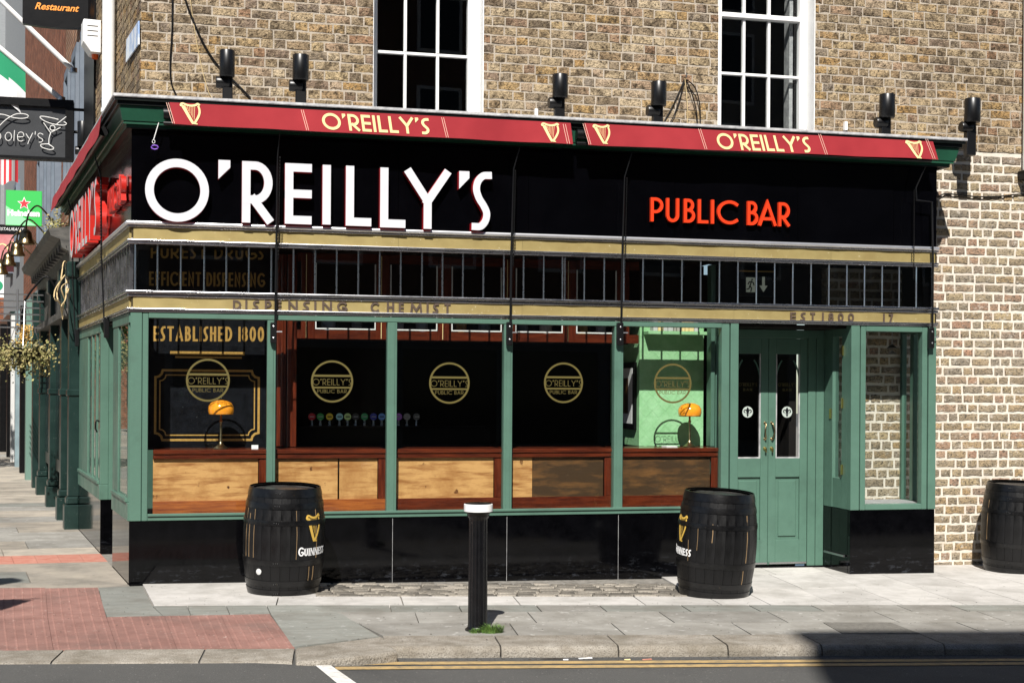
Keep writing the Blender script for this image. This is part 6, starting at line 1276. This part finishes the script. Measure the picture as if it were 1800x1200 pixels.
box('sign_case', 'signgrey', ns, a.x, b.x, YN, YN + .14, a.z, zt_n, .006); box('case_frame', 'black', ns, a.x, b.x, YN - .05, YN - .001, zt_n - .10, zt_n); box('case_frame', 'black', ns, a.x, b.x, YN - .05, YN - .001, a.z, a.z + .035); box('case_frame', 'black', ns, b.x - .10, b.x, YN - .05, YN - .001, a.z + .036, zt_n - .101)
MB().tube([(b.x, YN + .07, (a.z + zt_n) / 2), (b.x + .35, YN + .07, (a.z + zt_n) / 2)], .02, 8).build('bracket', 'black', ns); MB().tube([(b.x, YN + .07, zt_n - .1), (b.x + .35, YN + .07, zt_n - .1)], .02, 8).build('bracket', 'black', ns)
def neon(pts, n=5, r=.007, closed=False):
    P = [W(x / 8.571, 160 + y / 8.571, YN - .05) for x, y in pts]; MB().tube(catmull(P, n, closed) if n > 1 else P, r, 6, closed=closed).build('neon_tube', 'neon', ns, smooth=60)
neon([(880, 432), (740, 400), (630, 385), (605, 405), (680, 460), (800, 500), (940, 520), (1000, 505), (990, 480), (960, 468)]); neon([(655, 480), (760, 632), (912, 555)], 1); neon([(765, 632), (740, 720), (738, 800)], 3)
neon([(735, 800), (640, 805), (612, 820), (640, 855), (740, 885), (800, 880), (805, 855), (738, 805)]); neon([(1000, 390), (840, 515)], 1); neon([(792 + 38 * math.cos(q * .785), 560 + 38 * math.sin(q * .785)) for q in range(8)], 3, closed=True)
neon([(-60, 350), (60, 360), (200, 405), (330, 418), (420, 400), (415, 365), (330, 345), (230, 355), (120, 415), (40, 480), (-60, 590)])
def nl(x, y, pts, cl=False): neon([(x + a_ * 1., y - b_) for a_, b_ in pts], 4, .006, cl)
ring = [(55 + 48 * math.cos(q * .785), 55 + 62 * math.sin(q * .785)) for q in range(8)]
nl(-90, 745, ring, True); nl(20, 745, ring, True) if False else None; nl(72, 745, ring, True); nl(205, 755, [(5, 0), (10, 80), (15, 160)])
nl(258, 765, [(10, 70), (95, 75), (90, 130), (40, 140), (8, 95), (15, 25), (60, 5), (95, 20)]); nl(385, 755, [(5, 110), (50, 40)]); nl(385, 755, [(110, 120), (60, 20), (35, -45)]); nl(520, 660, [(15, 50), (10, 0)]); nl(565, 780, [(85, 120), (40, 140), (5, 115), (30, 75), (75, 50), (70, 10), (20, 5)])
# green LED board and the boards under it
YH = 12.2; a, b = W(10, 395, YH), W(73, 395, YH); zt_h = W(40, 335, YH).z; hs = thing('projecting_sign', ((a.x + b.x) / 2, YH, a.z), 'green square beer sign with red star projecting over the side street', 'sign')
box('sign_panel', 'led', hs, a.x, b.x, YH, YH + .1, a.z, zt_h); MB().prism([(a.x, a.z), (a.x + (b.x - a.x) * .85, a.z), (a.x, a.z + (zt_h - a.z) * .55)], lambda u, v, d: Vector((u, YH - d, v)), .001, .004).build('pale_wedge', 'ledpale', hs); box('case_edge', 'steel', hs, a.x - .02, a.x - .001, YH - .01, YH + .1, a.z, zt_h)
stp = lambda R1, R2, cx, cz: [(cx + (R1 if k % 2 == 0 else R2) * math.sin(k * math.pi / 5), cz + (R1 if k % 2 == 0 else R2) * math.cos(k * math.pi / 5)) for k in range(10)]
cs = W(42.5, 358, YH)
def star(R1, R2, d, m_, nm):
    p_ = stp(R1, R2, cs.x, cs.z); sb_ = MB(); sb_.add([(cs.x, YH - d, cs.z)] + [(u, YH - d, v) for u, v in p_], [(0, 1 + (k + 1) % 10, 1 + k) for k in range(10)]); sb_.build(nm, m_, hs, fixn=False)
star(.115, .05, .006, 'wprint', 'star_outline'); star(.09, .038, .009, 'flagred', 'red_star')
me = font_mesh('Heineken', .2, .002, 'wprint', 0, .012); xs_ = [v.co.x for v in me.vertices]; ta, tb = W(13, 378.5, YH), W(70, 378.5, YH); k = (tb.x - ta.x) / (max(xs_) - min(xs_)); me.transform(Matrix.Translation((ta.x - min(xs_) * k, YH - .008, ta.z)) @ Matrix.Rotation(R_(90), 4, 'X') @ Matrix.Scale(k, 4)); link(bpy.data.objects.new('lettering', me), hs)
YT = 14.; a, b = W(-40, 410, YT), W(46, 396, YT); t = thing('projecting_sign', ((a.x + b.x) / 2, YT, a.z), 'narrow black board with white lettering below the green sign', 'sign'); box('sign_panel', 'black', t, a.x, b.x, YT, YT + .08, a.z, b.z)
me = font_mesh('RESTAURANT', .12, .002, 'wprint', .3, 0.); xs_ = [v.co.x for v in me.vertices]; ta, tb = W(-8, 404.5, YT), W(42, 405, YT); k = (tb.x - ta.x) / (max(xs_) - min(xs_)); me.transform(Matrix.Translation((ta.x, YT - .004, ta.z)) @ Matrix.Rotation(R_(90), 4, 'X') @ Matrix.Scale(k, 4)); link(bpy.data.objects.new('lettering', me), t)
YT = 14.6; a, b = W(-40, 476, YT), W(24, 412, YT); t = thing('projecting_sign', ((a.x + b.x) / 2, YT, a.z), 'faded red board hanging below the narrow black board', 'sign'); box('sign_panel', 'pink', t, a.x, b.x, YT, YT + .08, a.z, b.z); m2 = MB(); c_ = W(4, 440, YT); ribbon(m2, [(c_.x + .10 * math.cos(q * .5), c_.z + .12 * math.sin(q * .5)) for q in range(9)], .012, lambda u, v, d: Vector((u, YT - d, v)), .001, .004, mi=0, ms=0); m2.m = [0] * len(m2.m); m2.build('faded_emblem', 'cream', t)
YT = 13.5; a, b = W(-30, 522, YT), W(7, 480, YT); t = thing('projecting_sign', ((a.x + b.x) / 2, YT, a.z), 'white board with green disc at the left edge', 'sign'); box('sign_panel', 'wprint', t, a.x, b.x, YT, YT + .06, a.z, b.z); MB().prism([(W(-4, 502, YT).x + .09 * math.cos(q * .524), W(-4, 502, YT).z + .09 * math.sin(q * .524)) for q in range(12)], lambda u, v, d: Vector((u, YT - d, v)), .001, .004).build('green_disc', 'flaggreen', t)
# flag poles and flags
def pole(p0, p1, label, Y0):
    a, b = W(*p0, Y0), W(*p1, Y0 - .15); t = thing('flagpole', a, label, 'flagpole', 'white flagpoles on the side street wall'); MB().tube([a, b], [.035, .03], 12).build('pole', 'white', t, smooth=50); MB().lathe([(.05, 0), (.05, .06)], a - ZV * .03, 10).build('socket', 'steel', t, smooth=40)
    MB().tube([a + (b - a) * .18, a + (b - a) * .22 + ZV * .03, a + (b - a) * .26], .006, 5).build('cleat', 'steel', t); return a, b
pa = pole((129, 124), (-60, -58), 'upper white flagpole slanting up from the wall', 6.6); pb = pole((108, 175), (-70, 26), 'lower white flagpole carrying the green and white flag', 6.5)
def sheet(name, fn, nx, nz, bands, label, th=0.):
    b = MB(); g = [fn(i / nx, j / nz) for j in range(nz + 1) for i in range(nx + 1)]
    for j in range(nz):
        for i in range(nx):
            q = [g[j * (nx + 1) + i], g[j * (nx + 1) + i + 1], g[(j + 1) * (nx + 1) + i + 1], g[(j + 1) * (nx + 1) + i]]; b.add(q, [(0, 1, 2, 3)], bands(i / nx, j / nz))
    return b
A, B = Vector(pb[0]), Vector(pb[1])
def flagfn(u, v):  # u along the pole, v downwards
    p = A + (B - A) * (.36 + .62 * u); return p + ZV * (-.04 - .62 * v * (1 - .1 * u)) + Vector((.04 * v * math.sin(u * 9), .06 * math.sin(u * 8 + v * 3) * v, 0))
fb = sheet('flag', flagfn, 18, 12, lambda u, v: 0 if v < .36 + .25 * u else 1 if v < .95 else 1, '')
tag(fb.build('flag', ['flaggreen', 'flagwhite'], smooth=60, fixn=False), 'green and white flag hanging from the lower flagpole', 'flag')
fa, fb_ = W(-30, 278, 8.), W(31, 322, 8.)
sf = sheet('flag', lambda u, v: Vector((fa.x + (fb_.x - fa.x) * u, 8. + .05 * math.sin(u * 14), fa.z + (fb_.z - fa.z) * v * (1 - .08 * math.sin(u * 9)))), 24, 6, lambda u, v: 0 if int(u * 12) % 2 else 1, '')
tag(sf.build('flag', ['flagred', 'flagwhite'], smooth=60, fixn=False), 'red and white striped flag hanging below the neon sign', 'flag')
# bronze bell lamps on goosenecks, hanging basket
for k, (x, y, Y, r) in enumerate(((33.5, 415, 7.3, .118), (29.5, 436, 8.6, .118), (15, 454, 10., .115), (2, 470, 11.4, .115))):
    c = W(x + 12 if k == 0 else x, y, Y); t = thing('bell_lamp', c, 'bronze bell lamp on a gooseneck, %s along the dark cornice' % ('nearest', 'second', 'third', 'furthest')[k], 'lamp', 'bell lamps along the neighbouring cornice')
    MB().lathe([(r, -.11), (r * .98, -.09), (r * .78, -.05), (r * .72, 0), (r * .62, .05), (r * .38, .085), (r * .15, .10), (r * .13, .14)], c, 22, cap=False).build('bell_shade', 'bronze', t, smooth=50)
    wl = SP((Y - .0) / math.cos(SA), .05, 0); q = Vector((wl.x, wl.y, c.z + .05)); MB().tube(catmull([c + ZV * .13, c + ZV * .30 + (q - c) * .08, c + ZV * .40 + (q - c) * .30, c + ZV * .30 + (q - c) * .55, q + ZV * .0], 5), .012, 7).build('gooseneck', 'bronze', t, smooth=60)
YBk = 6.6; c = W(43, 612, YBk); hb = thing('hanging_basket', c, 'hanging basket of dry pale foliage under a dark bracket', 'basket')
MB().lathe([(.05, -.20), (.16, -.14), (.22, -.03), (.23, 0)], c, 18).build('basket_bowl', 'black', hb, smooth=50)
lm = MB(); rr = random.Random(8)
def leaves(mb, n, f, sz):
    for _ in range(n):
        p = f(); n_ = Vector((rr.gauss(0, 1), rr.gauss(0, 1) - .4, rr.gauss(0, 1) + .4)).normalized(); e = n_.orthogonal().normalized() * rr.uniform(*sz); g_ = n_.cross(e) * .7; mb.add([p - e, p + g_, p + e, p - g_], [(0, 1, 2, 3)])
leaves(lm, 1500, lambda: c + Vector((rr.gauss(0, .17), rr.gauss(0, .16), -.02 + .10 * rr.gauss(0, 1) - .09 * abs(rr.gauss(0, 1)))), (.012, .028)); tag(lm.build('foliage', 'dryleaf', hb, fixn=False), kind='stuff')
lm = MB()
for k in range(16):
    a = k * .3927 + rr.uniform(-.2, .2); L_ = rr.uniform(.12, .34); b0 = c + Vector((.22 * math.cos(a), .22 * math.sin(a), -.02))
    for j in range(26):
        t_ = j / 25; p_ = b0 + Vector((math.cos(a), math.sin(a), 0)) * (.10 * math.sin(t_ * 1.6)) - ZV * (L_ * t_ ** 1.4); leaves(lm, 2, lambda: p_ + Vector((rr.gauss(0, .012), rr.gauss(0, .012), rr.gauss(0, .012))), (.011, .024))
tag(lm.build('trailing_stems', 'dryleaf', hb, fixn=False), kind='stuff')
lm = MB(); leaves(lm, 420, lambda: c + Vector((.0 + rr.gauss(0, .05) * (1 - .0), rr.gauss(0, .05), .05 + .26 * rr.random())), (.010, .02)); tag(lm.build('dry_tuft', 'ochre', hb, fixn=False), kind='stuff')
for k in range(4): a = k * 1.571; MB().tube([c + Vector((.21 * math.cos(a), .21 * math.sin(a), 0)), c + Vector((0, 0, .62))], .004, 5).build('basket_chain', 'steel', hb)
wl = SP(YBk / math.cos(SA), .05, 0); q = Vector((wl.x, wl.y, c.z + .45)); MB().tube(catmull([c + ZV * .62, c + ZV * .70 + (q - c) * .25, c + ZV * .66 + (q - c) * .6, q, q - ZV * .35], 6), .014, 7).build('iron_bracket', 'black', hb, smooth=60)
iv = MB(); leaves(iv, 260, lambda: SP(6.4 + rr.gauss(0, .5), .2 + rr.gauss(0, .07), zc + .10 + abs(rr.gauss(0, .10))), (.012, .026)); tag(iv.build('ledge_plants', 'dryleaf', None, fixn=False), 'dry trailing plants along the dark cornice of the neighbouring pub', 'plant', kind='stuff')
# lamp and banner added outside the frame to cast a shadow on the crossing
lp = thing('shadow_casting_lamp', (-2.75, -4.35, gz(-2.75) - .01), 'unseen black lamp post and banner added to cast a shadow on the crossing', 'street lamp'); x, y = -2.75, -4.35; z = gz(x) - .01
MB().lathe([(.12, 0), (.12, .15), (.07, .3), (.06, 1.2), (.045, 4.6), (.06, 4.7)], (x, y, z), 16).build('post', 'spot', lp, smooth=50); MB().lathe([(.06, 4.7), (.17, 5.1), (.19, 5.15), (.03, 5.35)], (x, y, z), 12).build('lantern', 'spot', lp, smooth=40)
MB().tube([(x, y, z + 3.75), (x + .85, y + .1, z + 3.78)], .014, 6).build('banner_arm', 'spot', lp)
bn = MB(); nx = 12; g = [(x + .08 + .75 * i / nx, y + .1 * i / nx + .03 * math.sin(i * .9), z + 3.74 - .55 * j / 5 * (1 + .18 * math.sin(i * 1.1))) for j in range(6) for i in range(nx + 1)]; bn.add(g, [(j * (nx + 1) + i, j * (nx + 1) + i + 1, (j + 1) * (nx + 1) + i + 1, (j + 1) * (nx + 1) + i) for j in range(5) for i in range(nx)]); bn.build('banner', 'valance', lp, smooth=60, fixn=False)
